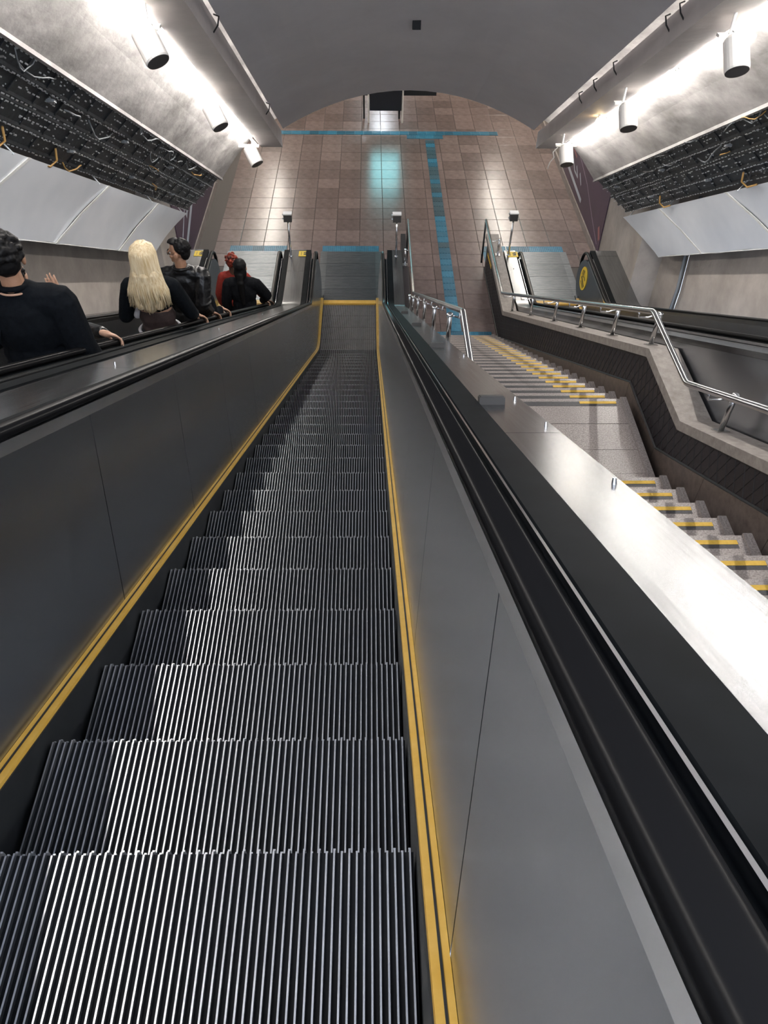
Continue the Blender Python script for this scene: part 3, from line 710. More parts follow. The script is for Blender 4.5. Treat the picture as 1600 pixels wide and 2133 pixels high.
# ------------------------------------------------------------------ cable racks
def rack(side):
    R = empty('cable_rack', (CX+side*3.6, 8, zl(8)+ev(1.4))); tag(R, 'rack of dark slotted cable trays above the metal sheets on the %s side' % ('people' if side < 0 else 'stair'), 'cable rack', 'cable racks')
    loc = R.location.copy()
    def P(o): o.parent = R; o.matrix_parent_inverse = Matrix.Translation(-loc); return o
    n = 4
    A = (3.27, 1.62); B_ = (3.93, 1.10)
    dsl = Vector((0, C30, -.5))
    ya, yb = 2.0, 13.35
    rnd = random.Random(3 if side < 0 else 9)
    def pt(t, y, up=0.):                            # t across the rack 0..1
        x = A[0]+(B_[0]-A[0])*t; e = A[1]+(B_[1]-A[1])*t+up
        return Vector((CX+side*x, y, zl(y)+ev(e)))
    for i in range(n):
        t0, t1 = (i+.06)/n, (i+.94)/n
        b = MB(); up = .05+.02*(i % 2)
        # bottom plate
        p = [pt(t0, ya, up), pt(t1, ya, up), pt(t1, yb, up), pt(t0, yb, up)]
        q = [v+Vector((0, 0, .02)) for v in p]
        b.add(p+q, [(0,1,2,3),(7,6,5,4),(0,4,5,1),(1,5,6,2),(2,6,7,3),(3,7,4,0)])
        # side rails
        for t in (t0, t1):
            p = [pt(t-.012, ya, up-.03), pt(t+.012, ya, up-.03), pt(t+.012, yb, up-.03), pt(t-.012, yb, up-.03)]
            q = [v+Vector((0, 0, .10)) for v in p]
            b.add(p+q, [(0,1,2,3),(7,6,5,4),(0,4,5,1),(1,5,6,2),(2,6,7,3),(3,7,4,0)])
        y = ya+.1
        while y < yb-.05:
            a = pt(t0, y, up-.012); c = pt(t1, y, up-.012)
            ax = (c-a)*.5; b.obox((a+c)*.5, ax, dsl*.012, Vector((0, .5, C30))*.006); y += .42
        tr = P(b.build('cable_tray', 'tray'))
        # bright slotted edges: rows of short tabs
        b = MB(); acr = (pt(1, 5)-pt(0, 5)).normalized()
        for t in (t0, (t0+t1)/2-.02, t1):
            y = ya
            while y < yb:
                L = rnd.uniform(.018, .034)
                if rnd.random() < (.9 if t != (t0+t1)/2-.02 else .45):
                    c = pt(t+rnd.uniform(-.006, .006), y, up-.036)
                    b.obox(c, acr*.0055, dsl*L, Vector((0, .5, C30))*.002)
                y += .075
        for q in range(160):
            c = pt(rnd.uniform(t0, t1), rnd.uniform(ya, yb), up-.005); b.obox(c, acr*.004, dsl*rnd.uniform(.006, .02), Vector((0, .5, C30))*.003)
        ob = b.build('tray_tabs', 'tab', tr); ob['kind'] = 'stuff'
        ob.matrix_parent_inverse = Matrix.Translation((0, 0, 0))
    # loose cables hanging below the trays
    for q in range(24):
        y = rnd.uniform(3.5, 13.0); t = rnd.uniform(.0, 1) if q > 12 else rnd.uniform(-.02, .12); L = rnd.uniform(.15, .7); pts = []
        for k in range(7):
            u = k/6; pts.append(pt(t+.05*math.sin(u*5+q), y+L*(u-.5), .03-.06*math.sin(PI*u)-rnd.uniform(0, .015)))
        b = MB(); b.tube(pts, rnd.uniform(.005, .009), 6); P(b.build('cable', rnd.choice(['cable', 'cable', 'cable_black', 'cable', 'cable', 'cable', 'cable_tan']), None, True))
    for q in range(11):                              # pale clamps
        y = 3.6+q*.92; c = pt(.30+.45*(q % 2), y, .015); b = MB(); b.obox(c, (.035, 0, 0), dsl*.03, Vector((0, .5, C30))*.012); b.obox(c, (.012, 0, 0), dsl*.05, Vector((0, .5, C30))*.016); P(b.build('clamp', 'cable'))
    # tan strap dropping to the sheets
    for yq in ((6.9, 7.9) if side < 0 else (9.2, 11.6)):
        b = MB(); b.tube([pt(.8, yq, .02), pt(.86, yq+.05, -.04), pt(.95, yq-.02, -.06), pt(1.0, yq-.16, -.02)], .012, 6); P(b.build('strap', 'cable_tan', None, True))
rack(-1); rack(1)

# ------------------------------------------------------------------ hanging sheet-metal panels
def cladding(side):
    xt, xb = (-3.22, -3.60) if side < 0 else (4.62, 5.02)
    vt, vb = ev(1.08), ev(.37)
    R = empty('metal_cladding', (xb, 8, zl(8)+vb)); tag(R, 'row of hanging aluminium sheets below the cable trays on the %s side' % ('people' if side < 0 else 'stair'), 'metal sheets', 'hanging metal sheets')
    loc = R.location.copy()
    def P(o): o.parent = R; o.matrix_parent_inverse = Matrix.Translation(-loc); return o
    rnd = random.Random(5+side)
    tops = [13.1, 11.45, 9.45, 7.45, 5.45, 3.45, 1.45, -.6, -2.6] if side < 0 else [13.5, 11.9, 9.8, 7.8, 5.8, 3.9, 1.9, -.1, -2.1]
    dy = -1.15
    for a, c in zip(tops, tops[1:]):
        nu, nv = 10, 8; v = []; f = []
        ph = rnd.uniform(0, 6)
        for j in range(nv+1):
            for i in range(nu+1):
                u = i/nu; q = j/nv
                y = a-.01+(c+.01-a)*u+dy*q
                x = xt+(xb-xt)*q+side*(.018*math.sin(3.1*u+ph)*math.sin(PI*q)+rnd.uniform(-.0015, .0015)+.03*math.sin(PI*q))
                zz = zl(y)+vt+(vb-vt)*q+(.012*math.sin(9*u+ph) if j == nv else 0)
                v.append((x, y, zz))
        n0 = len(v); v += [(x+side*.004, y, z+.001) for x, y, z in v]
        for j in range(nv):
            for i in range(nu):
                k = j*(nu+1)+i; q4 = (k, k+1, k+nu+2, k+nu+1); f.append(q4); f.append(tuple(n0+w_ for w_ in q4[::-1]))
        o = P(mk('sheet', v, f, 'sheet_metal', None, True))
        b = MB()
        for t in (0,):
            p0 = Vector((xt-side*.006, a, zl(a)+vt)); p1 = Vector((xb-side*.006, a+dy, zl(a+dy)+vb))
            pm = (p0+p1)/2+Vector((side*.026, 0, 0)); d = Vector((0, C30, -.5))*.03
            th = Vector((-side*.006, 0, 0))
            for A_, B2 in ((p0, pm), (pm, p1)):
                b.add([A_-d+th, A_+d+th, B2+d+th, B2-d+th, A_-d-th, A_+d-th, B2+d-th, B2-d-th], [(0,1,2,3),(7,6,5,4),(0,4,5,1),(1,5,6,2),(2,6,7,3),(3,7,4,0)])
        if a < 13.05: P(b.build('joint_tape', 'tape'))
        b = MB(); p = Vector((xt, a-.3, zl(a-.3)+vt)); b.tube([p+Vector((0, 0, -.02)), p+Vector((side*.1, 0, .14))], .008, 6); P(b.build('hanger', 'tab'))
    # drip edge along the foot
    b = MB(); b.tube([(xb-side*.0, tops[0]+dy, zl(tops[0]+dy)+vb), (xb, tops[-1]+dy, zl(tops[-1]+dy)+vb)], .006, 6); P(b.build('foot_edge', 'tape'))
cladding(-1); cladding(1)
# conduits on the right wall
for k, dx in enumerate((0, .09)):
    b = MB(); b.tube([(5.26, 11.95-dx*1.5, 2.9), (5.27, 11.85-dx*1.6, 1.9), (5.27, 11.75-dx*1.3, 1.4), (5.27, 11.78-dx*1.3, .6)], .03 if k == 0 else .018, 10)
    tag(b.build('conduit', 'cable' if k == 0 else 'rail_steel', None, True), ('thick' if k == 0 else 'thin')+' grey conduit running down the wall under the metal sheets', 'pipe', 'wall conduits')
# ------------------------------------------------------------------ posters
def poster(side):
    X = -3.772 if side < 0 else 4.852
    sgn = 1 if side < 0 else -1
    y0, y1, z0, z1 = (15.2, 20.0, .19, 2.2) if side > 0 else (14.2, 19.6, .19, 2.3)
    R = empty('poster', (X, (y0+y1)/2, z0)); tag(R, 'dark purple poster with %s' % ('small pale lettering and a thin curved line' if side > 0 else 'bold white slanted strokes'), 'poster', 'purple wall posters')
    loc = R.location.copy()
    def P(o): o.parent = R; o.matrix_parent_inverse = Matrix.Translation(-loc); return o
    b = MB(); b.box((min(X, X+sgn*.01), y0, z0), (max(X, X+sgn*.01), y1, z1)); P(b.build('sheet', 'poster_purple'))
    x1 = X+sgn*.0115
    def strip(pts, w_, mt, nm):
        k = MB()
        for (ya, za), (yb, zb) in zip(pts, pts[1:]):
            d = Vector((0, yb-ya, zb-za)); nn = Vector((0, -d.z, d.y)).normalized()*w_
            A_, B2 = Vector((x1, ya, za)), Vector((x1, yb, zb))
            k.add([A_+nn, B2+nn, B2-nn, A_-nn], [(0, 1, 2, 3)])
        P(k.build(nm, mt))
    if side > 0:
        strip([(15.4, .28), (16.2, .55), (17.0, .86), (17.8, 1.02), (18.8, 1.15), (19.8, 1.22)], .014, 'poster_line', 'curved_line')
        strip([(17.25, .36), (19.0, .46)], .05, 'poster_white', 'lettering')
        for ya in (17.5, 17.9, 18.3, 18.7): strip([(ya, .62), (ya+.28, .78)], .03, 'poster_white', 'lettering')
        strip([(17.9, .62), (18.3, .62)], .025, 'poster_white', 'lettering')
        strip([(18.3, .92), (18.9, .98)], .03, 'poster_pink', 'accent'); strip([(15.3, .42), (15.5, .62)], .06, 'poster_pink', 'accent')
    else:
        strip([(14.9, .55), (16.0, 1.0)], .07, 'poster_white', 'lettering'); strip([(15.2, .95), (16.2, 1.35)], .05, 'poster_white', 'lettering')
        strip([(16.1, .95), (16.3, 1.5)], .04, 'poster_white', 'lettering'); strip([(14.6, .8), (15.4, 1.3)], .03, 'poster_white', 'lettering')
poster(1); poster(-1)
# ------------------------------------------------------------------ far hall: black info stand, lamps
R = empty('info_stand', (.43, 22.86, 0)); tag(R, 'black information board on two thin pale legs in the far hall', 'board')
for x in (-.475, .475):
    b = MB(); b.tube([(x, 0, 0), (x, 0, 2.1)], .022, 8); b.build('leg', 'white_paint', R)
b = MB(); b.box((-.445, -.03, .33), (.445, .03, 2.0)); b.build('panel', 'screen_black', R)
b = MB(); b.box((-.40, -.036, .88), (.40, -.03, 1.95)); b.build('lit_screen', 'cyan_glow', R)
b = MB(); b.box((-.47, 23.15, .62), (1.85, 23.25, 1.6)); hb = b.build('back_board', 'board_black'); tag(hb, 'long low black hoarding behind the information board', 'board')
b = MB(); b.box((-.2, 23.16, 0), (-.15, 23.22, .62)); b.build('leg', 'board_black', hb); b = MB(); b.box((.8, 23.16, 0), (.85, 23.22, .62)); b.build('leg', 'board_black', hb)
for X, nm in ((-3.35, 'left'), (4.42, 'right')):
    for y in (17.5, 20.0, 22.5, 25.0, 27.5):
        R = empty('hall_lamp', (X, y, 4.22)); tag(R, 'long ceiling lamp over the tiled hall floor near the %s wall' % ('people side' if X < 0 else 'stair side'), 'lamp', 'hall ceiling lamps %s' % nm)
        b = MB(); b.box((-.16, -.75, 0), (.16, .75, .08)); b.build('housing', 'white_paint', R)
        b = MB(); b.box((-.13, -.72, -.012), (.13, .72, 0)); b.build('diffuser', 'hall_glow', R)
R = empty('hall_lamp', (.45, 33.3, 4.22)); tag(R, 'ceiling lamp over the middle of the far hall end', 'lamp')
b = MB(); b.box((-.25, -.4, 0), (.25, .4, .08)); b.build('housing', 'white_paint', R)
b = MB(); b.box((-.2, -.35, -.012), (.2, .35, 0)); b.build('diffuser', 'white_glow', R)

# ------------------------------------------------------------------ people
def ell(bm, c, r, rot=None):
    M_ = Matrix.Translation(Vector(c))
    if rot is not None: M_ = M_ @ rot
    M_ = M_ @ Matrix.Diagonal((r[0], r[1], r[2], 1)); bmesh.ops.create_icosphere(bm, subdivisions=2, radius=1, matrix=M_)
def cap(bm, p0, p1, ra, rb):
    p0 = Vector(p0); p1 = Vector(p1); d = p1-p0; L = d.length
    d = d/L if L > 1e-6 else Vector((0, 0, 1)); a = d.orthogonal().normalized(); b = d.cross(a); n = 12
    rings = [(-ra*.98, ra*.2), (-ra*.7, ra*.71), (0, ra), (L, rb), (L+rb*.7, rb*.71), (L+rb*.98, rb*.2)]
    V = [[bm.verts.new(p0+d*t+(a*math.cos(2*PI*q/n)+b*math.sin(2*PI*q/n))*r) for q in range(n)] for t, r in rings]
    for i in range(len(rings)-1):
        for q in range(n): bm.faces.new((V[i][q], V[i][(q+1) % n], V[i+1][(q+1) % n], V[i+1][q]))
    bm.faces.new(V[0][::-1]); bm.faces.new(V[-1])
def chain(bm, pts, rs):
    for i in range(len(pts)-1): cap(bm, pts[i], pts[i+1], rs[i], rs[i+1])
def blob(name, bm, mt, parent, voxel=.010, smooth=3, noise=0., seed=0):
    bmesh.ops.recalc_face_normals(bm, faces=bm.faces)
    me = bpy.data.meshes.new(name); bm.to_mesh(me); bm.free()
    o = bpy.data.objects.new(name, me); COL.objects.link(o)
    md = o.modifiers.new('r', 'REMESH'); md.mode = 'VOXEL'; md.voxel_size = voxel; md.use_smooth_shade = True
    sm = o.modifiers.new('s', 'SMOOTH'); sm.iterations = smooth; sm.factor = .5
    dg = bpy.context.evaluated_depsgraph_get(); me2 = bpy.data.meshes.new_from_object(o.evaluated_get(dg))
    o.modifiers.clear(); o.data = me2; bpy.data.meshes.remove(me); me2.name = name
    me2.materials.clear(); me2.materials.append(MAT[mt])
    for p in me2.polygons: p.use_smooth = True
    o.parent = parent; return o
def hand(bm, wrist, a, n, curl=(.25, .75, .9), thumb=-1, k=1.):
    """wrist point, finger direction a, back-of-hand normal n; thumb leaves the side thumb*b"""
    a = Vector(a).normalized(); n = Vector(n); n = (n-a*n.dot(a)).normalized(); b = n.cross(a)
    w_ = Vector(wrist); rot = Matrix((b, a, n)).transposed().to_4x4()
    ell(bm, w_+a*.050*k, (.041*k, .052*k, .016*k), rot); cap(bm, w_-a*.01, w_+a*.03*k, .026*k, .026*k)
    for i, (o_, L) in enumerate(((-.036, .85), (-.0125, 1.0), (.0115, .95), (.034, .78))):
        p = w_+a*(.088-.008*abs(i-1.4))*k+b*(o_*k*-thumb*-1)
        d = a.copy(); ang = 0
        pts = [w_+a*.05*k+b*(o_*.8*k*-thumb*-1), p]
        for q, l in enumerate((.043, .028, .022)):
            ang += curl[q]; d = a*math.cos(ang)-n*math.sin(ang); p = p+d*l*L*k; pts.append(p)
        chain(bm, pts, [.0105*k, .0088*k, .0082*k, .0076*k, .0068*k])
    t0 = w_+a*.02*k+b*(thumb*.030*k); t1 = t0+(a*.6+b*thumb*.75-n*.15)*.034*k; t2 = t1+(a*.85+b*thumb*.25-n*.45)*.032*k; t3 = t2+(a*.8-n*.55)*.024*k
    chain(bm, [t0, t1, t2, t3], [.014*k, .0115*k, .010*k, .0085*k])
def person(label, X, Y, z, H, skin, top, top_mt, legs_mt, hair, head_yaw=0., arms=None, build=1., lean=0., extra=None, grp=None):
    R = empty('person', (X, Y, z)); tag(R, label, 'person', grp)
    k = H/1.75
    V = lambda x, y, zz: Vector((x*k, y*k+lean*max(0, zz-.9)*k, zz*k))
    HC = V(0, .0, 1.625); HR = Matrix.Rotation(head_yaw, 4, 'Z')
    hp = lambda x, y, zz: HC+HR.to_3x3() @ Vector((x*k, y*k, zz*k))
    def he(bm, c, r): ell(bm, hp(*c), (r[0]*k, r[1]*k, r[2]*k), HR)
    # body: one continuous surface
    bm = bmesh.new()
    he(bm, (0, -.008, .028), (.074, .094, .094)); he(bm, (0, .03, -.04), (.057, .062, .078)); he(bm, (0, .066, -.088), (.026, .022, .022))
    he(bm, (0, .075, .018), (.050, .020, .014)); he(bm, (0, .098, -.022), (.013, .020, .022)); he(bm, (0, .088, .0), (.010, .016, .028)); he(bm, (0, .083, -.055), (.024, .013, .010))
    for sg in (-1, 1): he(bm, (sg*.079, -.002, -.012), (.012, .023, .033)); he(bm, (sg*.04, .055, -.03), (.024, .024, .022))
    cap(bm, V(0, -.02, 1.44), HC+Vector((0, -.015*k, -.06*k)), .056*k*build, .052*k)
    def torso(bm, g):
        ell(bm, V(0, -.005, 1.27), ((.162*build+g)*k, (.105*build+g)*k, (.19+g)*k)); cap(bm, V(-.145*build, -.01, 1.395), V(.145*build, -.01, 1.395), (.058+g)*k, (.058+g)*k)
        cap(bm, V(-.06, -.015, 1.43), V(.06, -.015, 1.43), (.045+g)*k, (.045+g)*k)
        ell(bm, V(0, .0, 1.08), ((.138*build+g)*k, (.10*build+g)*k, (.19+g)*k))
    def hips(bm, g): ell(bm, V(0, -.012, .93), ((.158*build+g)*k, (.118*build+g)*k, (.14+g)*k))
    def legs(bm, g):
        for sg in (-1, 1): chain(bm, [V(sg*.085, 0, .90), V(sg*.09, .015, .48), V(sg*.095, -.02, .09)], [(.088+g)*k, (.058+g)*k, (.042+g)*k])
    torso(bm, 0); hips(bm, 0); legs(bm, 0)
    for sg in (-1, 1): cap(bm, V(sg*.095, -.04, .05), V(sg*.10, .13, .035), .038*k, .028*k)
    armp = []
    for sg in (-1, 1):
        d = (arms or {}).get(sg) or dict(e=(sg*.25, -.03, 1.12), w=(sg*.26, .08, .88), a=(0, .25, -1), n=(sg*1., 0, 0))
        sh = V(sg*.178*build, -.01, 1.385)
        E_ = d['E'] if 'E' in d else V(*d['e']); W_ = d['Wp'] if 'Wp' in d else V(*d['w'])
        E_ = Vector(E_); W_ = Vector(W_)
        chain(bm, [sh, E_, W_], [.050*k, .040*k, .026*k]); hand(bm, W_+(W_-E_).normalized()*.015, d['a'], d['n'], d.get('curl', (.25, .45, .4)), d.get('thumb', -sg), min(k, 1.08))
        armp.append((sh, E_, W_, d.get('sleeve')))
    blob('body', bm, skin, R, .0056, 1)
    # clothes
    g = top.get('g', .016)
    bm = bmesh.new()
    if top.get('crop'):
        ell(bm, V(0, -.005, 1.29), ((.162*build+g)*k, (.105*build+g)*k, (.155+g)*k)); cap(bm, V(-.145*build, -.01, 1.395), V(.145*build, -.01, 1.395), (.058+g)*k, (.058+g)*k)
    else:
        torso(bm, g)
        if top.get('long', True): ell(bm, V(0, -.008, .97), ((.16*build+g)*k, (.12*build+g)*k, (.10+g)*k))
    for sh, E_, W_, sl in armp:
        q = E_.lerp(W_, .93); mid = E_.lerp(W_, .5)
        rnd = random.Random(int(H*1000))
        chain(bm, [sh, sh.lerp(E_, .5)+Vector((0, -.006, 0)), E_, mid, q], [(.056+g)*k, (.055+g)*k, (.046+g)*k, (.042+g)*k, (.033+g*.8)*k])
        if top.get('folds'):
            for t in (.2, .45, .7, .9): c = sh.lerp(E_, t); ell(bm, c+Vector((.004, 0, 0)), ((.060+g)*k, (.058+g)*k, .020*k))
            for t in (.15, .35, .55, .75, .93): c = E_.lerp(W_, t); ell(bm, c, ((.047-.010*t+g)*k,)*2+(.022*k,))
    tp = blob('top', bm, top_mt, R, .0095, 2)
    bm = bmesh.new(); hips(bm, .012); legs(bm, .018); ell(bm, V(0, -.005, 1.0), ((.145*build+.010)*k, (.108*build+.010)*k, .06*k)); blob('trousers', bm, legs_mt, R, .013, 2)
    bm = bmesh.new()
    for sg in (-1, 1): cap(bm, V(sg*.095, -.045, .048), V(sg*.10, .14, .036), .047*k, .036*k); cap(bm, V(sg*.095, -.03, .05), V(sg*.095, -.02, .11), .048*k, .048*k)
    blob('shoes', bm, 'cloth_black', R, .012, 2)
    # eyes
    for sg in (-1, 1):
        bm = bmesh.new(); he(bm, (sg*.030, .071, .0), (.011, .009, .009)); me = bpy.data.meshes.new('eye'); bm.to_mesh(me); bm.free(); e_ = mo('eye', me, 'white_paint', R, True)
        bm = bmesh.new(); he(bm, (sg*.030, .078, .0), (.005, .004, .005)); me = bpy.data.meshes.new('iris'); bm.to_mesh(me); bm.free(); mo('iris', me, 'hair_black', e_, True)
    # hair
    rnd = random.Random(int(H*997)+len(label))
    if hair in ('curly', 'short', 'red'):
        bm = bmesh.new(); sh_ = hair == 'short'; he(bm, (0, -.034 if sh_ else -.022, .052), (.080, .086 if sh_ else .094, .082)); he(bm, (0, -.064 if sh_ else -.05, .0), (.070 if sh_ else .076, .046 if sh_ else .060, .072))
        if hair == 'short': he(bm, (0, .035, .100), (.060, .045, .026)); he(bm, (0, .072, .098), (.045, .018, .016))
        N_ = 150 if hair == 'curly' else 70
        for _ in range(N_):
            u = rnd.uniform(-1, 1); an = rnd.uniform(0, 2*PI); q = math.sqrt(1-u*u)
            d = Vector((q*math.cos(an), q*math.sin(an), u))
            if d.z < -.55 or (d.y > .45 and d.z < .55) or (hair == 'short' and (d.y > .1 and d.z < .62)): continue
            rr_ = rnd.uniform(.012, .02) if hair != 'short' else rnd.uniform(.006, .009)
            q_ = .93 if hair == 'short' else 1.; he(bm, (d.x*.083*q_, (-.034 if sh_ else -.022)+d.y*.092*q_, .048+d.z*.090*q_), (rr_, rr_, rr_))
        blob('hair', bm, {'curly': 'hair_black', 'short': 'hair_black', 'red': 'hair_red'}[hair], R, .0065, 1)
    elif hair in ('blonde', 'long_dark'):
        bm = bmesh.new(); he(bm, (0, -.024, .046), (.094, .100, .098)); he(bm, (0, -.05, -.05), (.092, .072, .12))
        if hair == 'blonde':
            cap(bm, hp(-.05, -.085, -.10), hp(-.07, -.115, -.34), .055*k, .048*k); cap(bm, hp(.05, -.085, -.10), hp(.07, -.115, -.34), .055*k, .048*k); cap(bm, hp(0, -.09, -.10), hp(0, -.12, -.36), .065*k, .05*k)
        else:
            cap(bm, hp(0, -.09, -.06), hp(0, -.125, -.16), .05*k, .04*k); cap(bm, hp(0, -.125, -.16), hp(.01, -.14, -.48), .05*k, .028*k)
        hb_ = blob('hair', bm, 'hair_blonde' if hair == 'blonde' else 'hair_black', R, .009, 2)
        if hair == 'blonde':
            b = MB()
            for q in range(330):
                an = rnd.uniform(-2.35, 2.35); u = rnd.uniform(.0, 1.)
                cx_, cy_ = math.sin(an), -math.cos(an)
                r_ = .35+.65*u
                p0 = hp(cx_*.05*r_, -.02+cy_*.06*r_, .142-.03*u)
                p1 = hp(cx_*.098, -.024+cy_*.105, .04+rnd.uniform(-.01, .01)); p2 = hp(cx_*.104, -.035+cy_*.098, -.07)
                sx = cx_*.155+rnd.uniform(-.015, .015); L = -.31-.10*rnd.random()+.05*abs(cx_)
                p3 = hp(cx_*.135, -.055+min(0, cy_)*.085-.02, -.17); p4 = hp(sx, -.10+min(0, cy_)*.055+rnd.uniform(-.012, .012), L)
                pm = (p3+p4)/2+Vector((rnd.uniform(-.012, .012), rnd.uniform(-.012, .004), 0))
                b.tube([p0, (p0+p1)/2+(p1-HC).normalized()*.016, p1, p2, p3, pm, p4], [.003, .0055, .0065, .007, .007, .006, .002], 5)
            st_ = b.build('strands', 'hair_blonde', hb_, True); st_['kind'] = 'stuff'
    if extra: extra(R, V, hp, k, tp)
    return R
def rail_pt(Y, X=XL+HW):
    s = (Y-W0)/C30
    for _ in range(30):
        a = station(s); s += (Y-(a[0]+(HR_H+.018)*a[2]))*.9
    a = station(s); return Vector((X, a[0]+(HR_H+.018)*a[2], a[1]+(HR_H+.018)*a[3])), Vector((0, a[3], -a[2])), Vector((0, a[2], a[3]))
def rail_arm(root, Yr, elbow_k=(.30, .10, 1.13), k=1., side=.75):
    p, d, n = rail_pt(Yr); o = Vector(root); x = Vector((1, 0, 0))
    a = (x*side+d*(1-side*.6)).normalized()
    w_ = p-a*.070+n*.045-o
    return dict(E=Vector(elbow_k)*k, Wp=w_, a=(a-n*.28), n=n+a*.25, curl=(.35, .55, .45), thumb=1)
PH_L = .52
def tread(Y):
    kx = math.ceil((Y+.06-PH_L)/.4); yn = PH_L+.4*kx; return zpath(yn)
GP = 'people riding the escalator down'
def go(label, X, Y, top_z, *a, rail=None, elbow=(.30, .10, 1.13), other=None, **kw):
    z = tread(Y); H = min(top_z-z, 2.0); arms = {}
    if rail: arms[1] = rail_arm((X, Y, z), rail, elbow, H/1.75)
    if other: arms[-1] = other
    return person(label, X, Y, z, H, *a, arms=arms, grp=GP, **kw)
nl = lambda Y: zl(Y)
def collar(mt, mt2):
    def f(R, V, hp, k, tp):
        b = MB(); n = 24
        for j, (r, dz, m_) in enumerate(((.066, .012, .014), (.076, -.012, .006))):
            pts = [V(r*math.cos(2*PI*i/n), -.02+r*1.0*math.sin(2*PI*i/n), 1.475+dz+.012*math.sin(-2*PI*i/n)) for i in range(n+1)]
            b = MB(); b.tube(pts, m_*k, 8, cap=False); b.build('collar' if j == 0 else 'collar_piping', mt if j == 0 else mt2, tp, True)
    return f
# man with the polo collar, at the edge of the view
p1 = go('man in a plain black polo with pale collar piping and curly black hair', -2.08, 4.08, nl(4.08)+1.765, 'skin_tan', dict(g=.034), 'cloth_black', 'cloth_black', 'curly',
        head_yaw=.25, build=1.14, extra=collar('cloth_black', 'skin_light'), other=dict(e=(-.30, .02, 1.12), w=(-.18, .26, 1.10), a=(.6, .6, .3), n=(0, -.3, 1)))
# leather-jacket companion just below him, reaching for the handrail
z2 = tread(4.85)
p2 = go('person in a black leather jacket gripping the rail with one hand raised', -2.46, 4.86, nl(4.86)+1.62, 'skin_light', dict(g=.022, folds=True), 'leather_black', 'denim', 'curly',
        rail=4.53, elbow=(.34, -.05, 1.20), other=dict(E=Vector((.16, .24, 1.10)), Wp=Vector((.20, .12, 1.30)), a=(-.15, -.05, 1), n=(.2, -1, 0), curl=(.12, .15, .12)))
def waist(R, V, hp, k, tp):
    bm = bmesh.new(); ell(bm, V(0, 0, 1.11), (.150*k, .112*k, .15*k)); ell(bm, V(0, 0, 1.02), (.150*k, .115*k, .07*k)); w_ = blob('waist_layer', bm, 'waist_brown', R, .010, 2)  # dark brown layer over the waist below the short top
    n = 28; b = MB(); b.tube([V(.166*math.cos(2*PI*i/n), -.008+.132*math.sin(2*PI*i/n), .995+.006*math.sin(4*PI*i/n)) for i in range(n+1)], .013*k, 8, cap=False); b.build('white_waistband', 'cloth_white', R, True)
    bm = bmesh.new(); ell(bm, V(-.165, .03, 1.13), (.045*k, .06*k, .06*k)); blob('white_shirt_fold', bm, 'cloth_white', R, .010, 2)
p3 = go('woman with long straight blonde hair and a short black top', -1.97, 6.22, nl(6.22)+1.865, 'skin_light', dict(g=.012, crop=True), 'cloth_black', 'denim', 'blonde',
        rail=7.02, elbow=(.245, .10, 1.08), build=.92, extra=waist, other=dict(e=(-.25, -.02, 1.12), w=(-.14, .20, 1.16), a=(.4, .8, .2), n=(-.5, 0, 1)))
def glasses(R, V, hp, k, tp):
    g = MB(); 
    o = None
    for sg in (-1, 1):
        b = MB(); n = 16; pts = [hp(sg*.032+.023*math.cos(2*PI*i/n), .094-.004*abs(math.cos(2*PI*i/n)), .0+.019*math.sin(2*PI*i/n)) for i in range(n+1)]
        b.tube(pts, .0024*k, 6, cap=False); b.tube([hp(sg*.055, .092, .006), hp(sg*.078, .05, .006), hp(sg*.080, -.01, .004)], .0022*k, 6)
        if o is None:
            b.tube([hp(-.009, .097, .002), hp(.009, .097, .002)], .0022*k, 6); o = b.build('glasses', 'cable_black', R, True)
        else: b.build('rim', 'cable_black', o, True)
    # eyebrows, lips, stand-up jacket collar, earring
    for sg in (-1, 1):
        bm = bmesh.new(); ell(bm, hp(sg*.032, .088, .026), (.020*k, .006*k, .0045*k), Matrix.Rotation(1.35, 4, 'Z')); me = bpy.data.meshes.new('eyebrow'); bm.to_mesh(me); bm.free(); mo('eyebrow', me, 'hair_black', R, True)
    n = 24; b = MB(); b.tube([V(.072*math.cos(2*PI*i/n), -.018+.072*math.sin(2*PI*i/n), 1.478+.010*math.sin(-2*PI*i/n)) for i in range(n+1)], .016*k, 8, cap=False); b.build('jacket_collar', 'leather_black', tp, True)
    b = MB(); p = hp(.084, -.006, -.045); n = 12; b.tube([p+Vector((.010*math.cos(2*PI*i/n), 0, -.008+.014*math.sin(2*PI*i/n))) for i in range(n+1)], .0035, 6, cap=False); b.build('earring', 'gold', R, True)
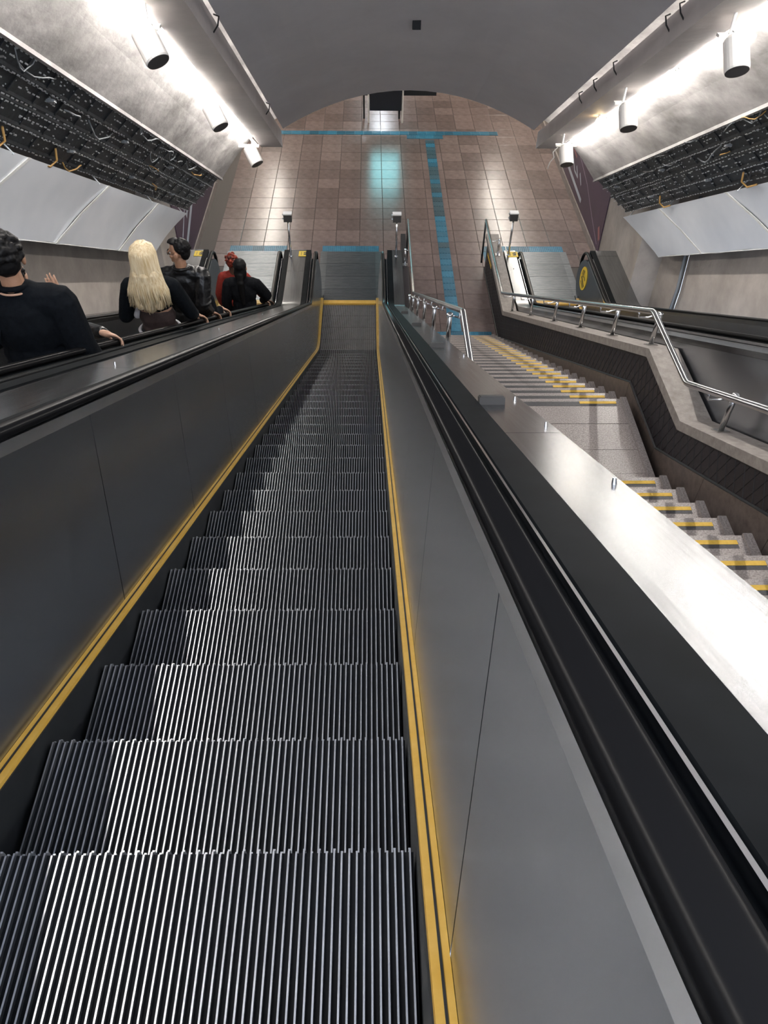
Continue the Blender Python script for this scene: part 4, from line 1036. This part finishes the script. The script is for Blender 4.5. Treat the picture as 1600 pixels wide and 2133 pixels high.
p4 = go('man in glasses and a black leather jacket looking sideways', -2.03, 7.6, nl(7.6)+1.985, 'skin_tan', dict(g=.026, folds=True), 'leather_black', 'denim', 'short',
        head_yaw=1.35, rail=7.66, elbow=(.165, -.13, 1.15), build=1.02, extra=glasses)
p7 = go('person in dark clothes mostly hidden by the man in glasses', -2.12, 8.10, nl(8.10)+1.60, 'skin_light', dict(g=.02), 'cloth_black', 'denim', 'short', rail=8.22, elbow=(.23, -.06, 1.12))
def ponytie(R, V, hp, k, tp):
    b = MB(); n = 14; c = hp(0, -.115, -.12); b.tube([c+Vector((.036*math.cos(2*PI*i/n), .028*math.sin(2*PI*i/n), 0)) for i in range(n+1)], .008, 6, cap=False); b.build('hair_tie', 'cable_black', R, True)
p6 = go('woman in a charcoal hooded top with a long black ponytail', -2.03, 10.98, nl(10.98)+1.90, 'skin_light', dict(g=.026), 'cloth_charcoal', 'cloth_black', 'long_dark', rail=11.58, elbow=(.30, .14, 1.12), build=1.06, extra=ponytie)
p5 = go('person with red and black hair in a red top', -2.27, 11.62, zpath(11.62)+1.92, 'skin_dark', dict(g=.014), 'cloth_red', 'denim', 'red', rail=12.0, elbow=(.26, .16, 1.12), build=.93)

# black shoulder bag with pale stripes hanging at the polo man's back
BG = empty('shoulder_bag', (-2.22, 3.77, tread(4.08)+.86)); tag(BG, 'black shoulder bag with pale stripes behind the man in the black polo', 'bag')
bm = bmesh.new(); ell(bm, (0, 0, .15), (.17, .07, .19)); cap(bm, (-.12, 0, .02), (.12, 0, .02), .06, .06); cap(bm, (-.13, 0, .26), (.13, 0, .26), .05, .05); blob('bag_body', bm, 'cloth_black', BG, .012, 3)
for q in range(2):
    b = MB(); b.tube([(.02+.035*q, -.074, .36-.0*q), (.08+.035*q, -.082, .26), (.13+.03*q, -.072, .17), (.155+.02*q, -.05, .12)], .008, 6); b.build('stripe', 'cloth_white', BG, True)
b = MB(); b.tube([(-.10, -.0, .28), (-.02, .05, .45), (.02, .12, .60), (.02, .24, .66), (.0, .36, .58)], .014, 8); b.build('strap', 'cloth_black', BG, True)
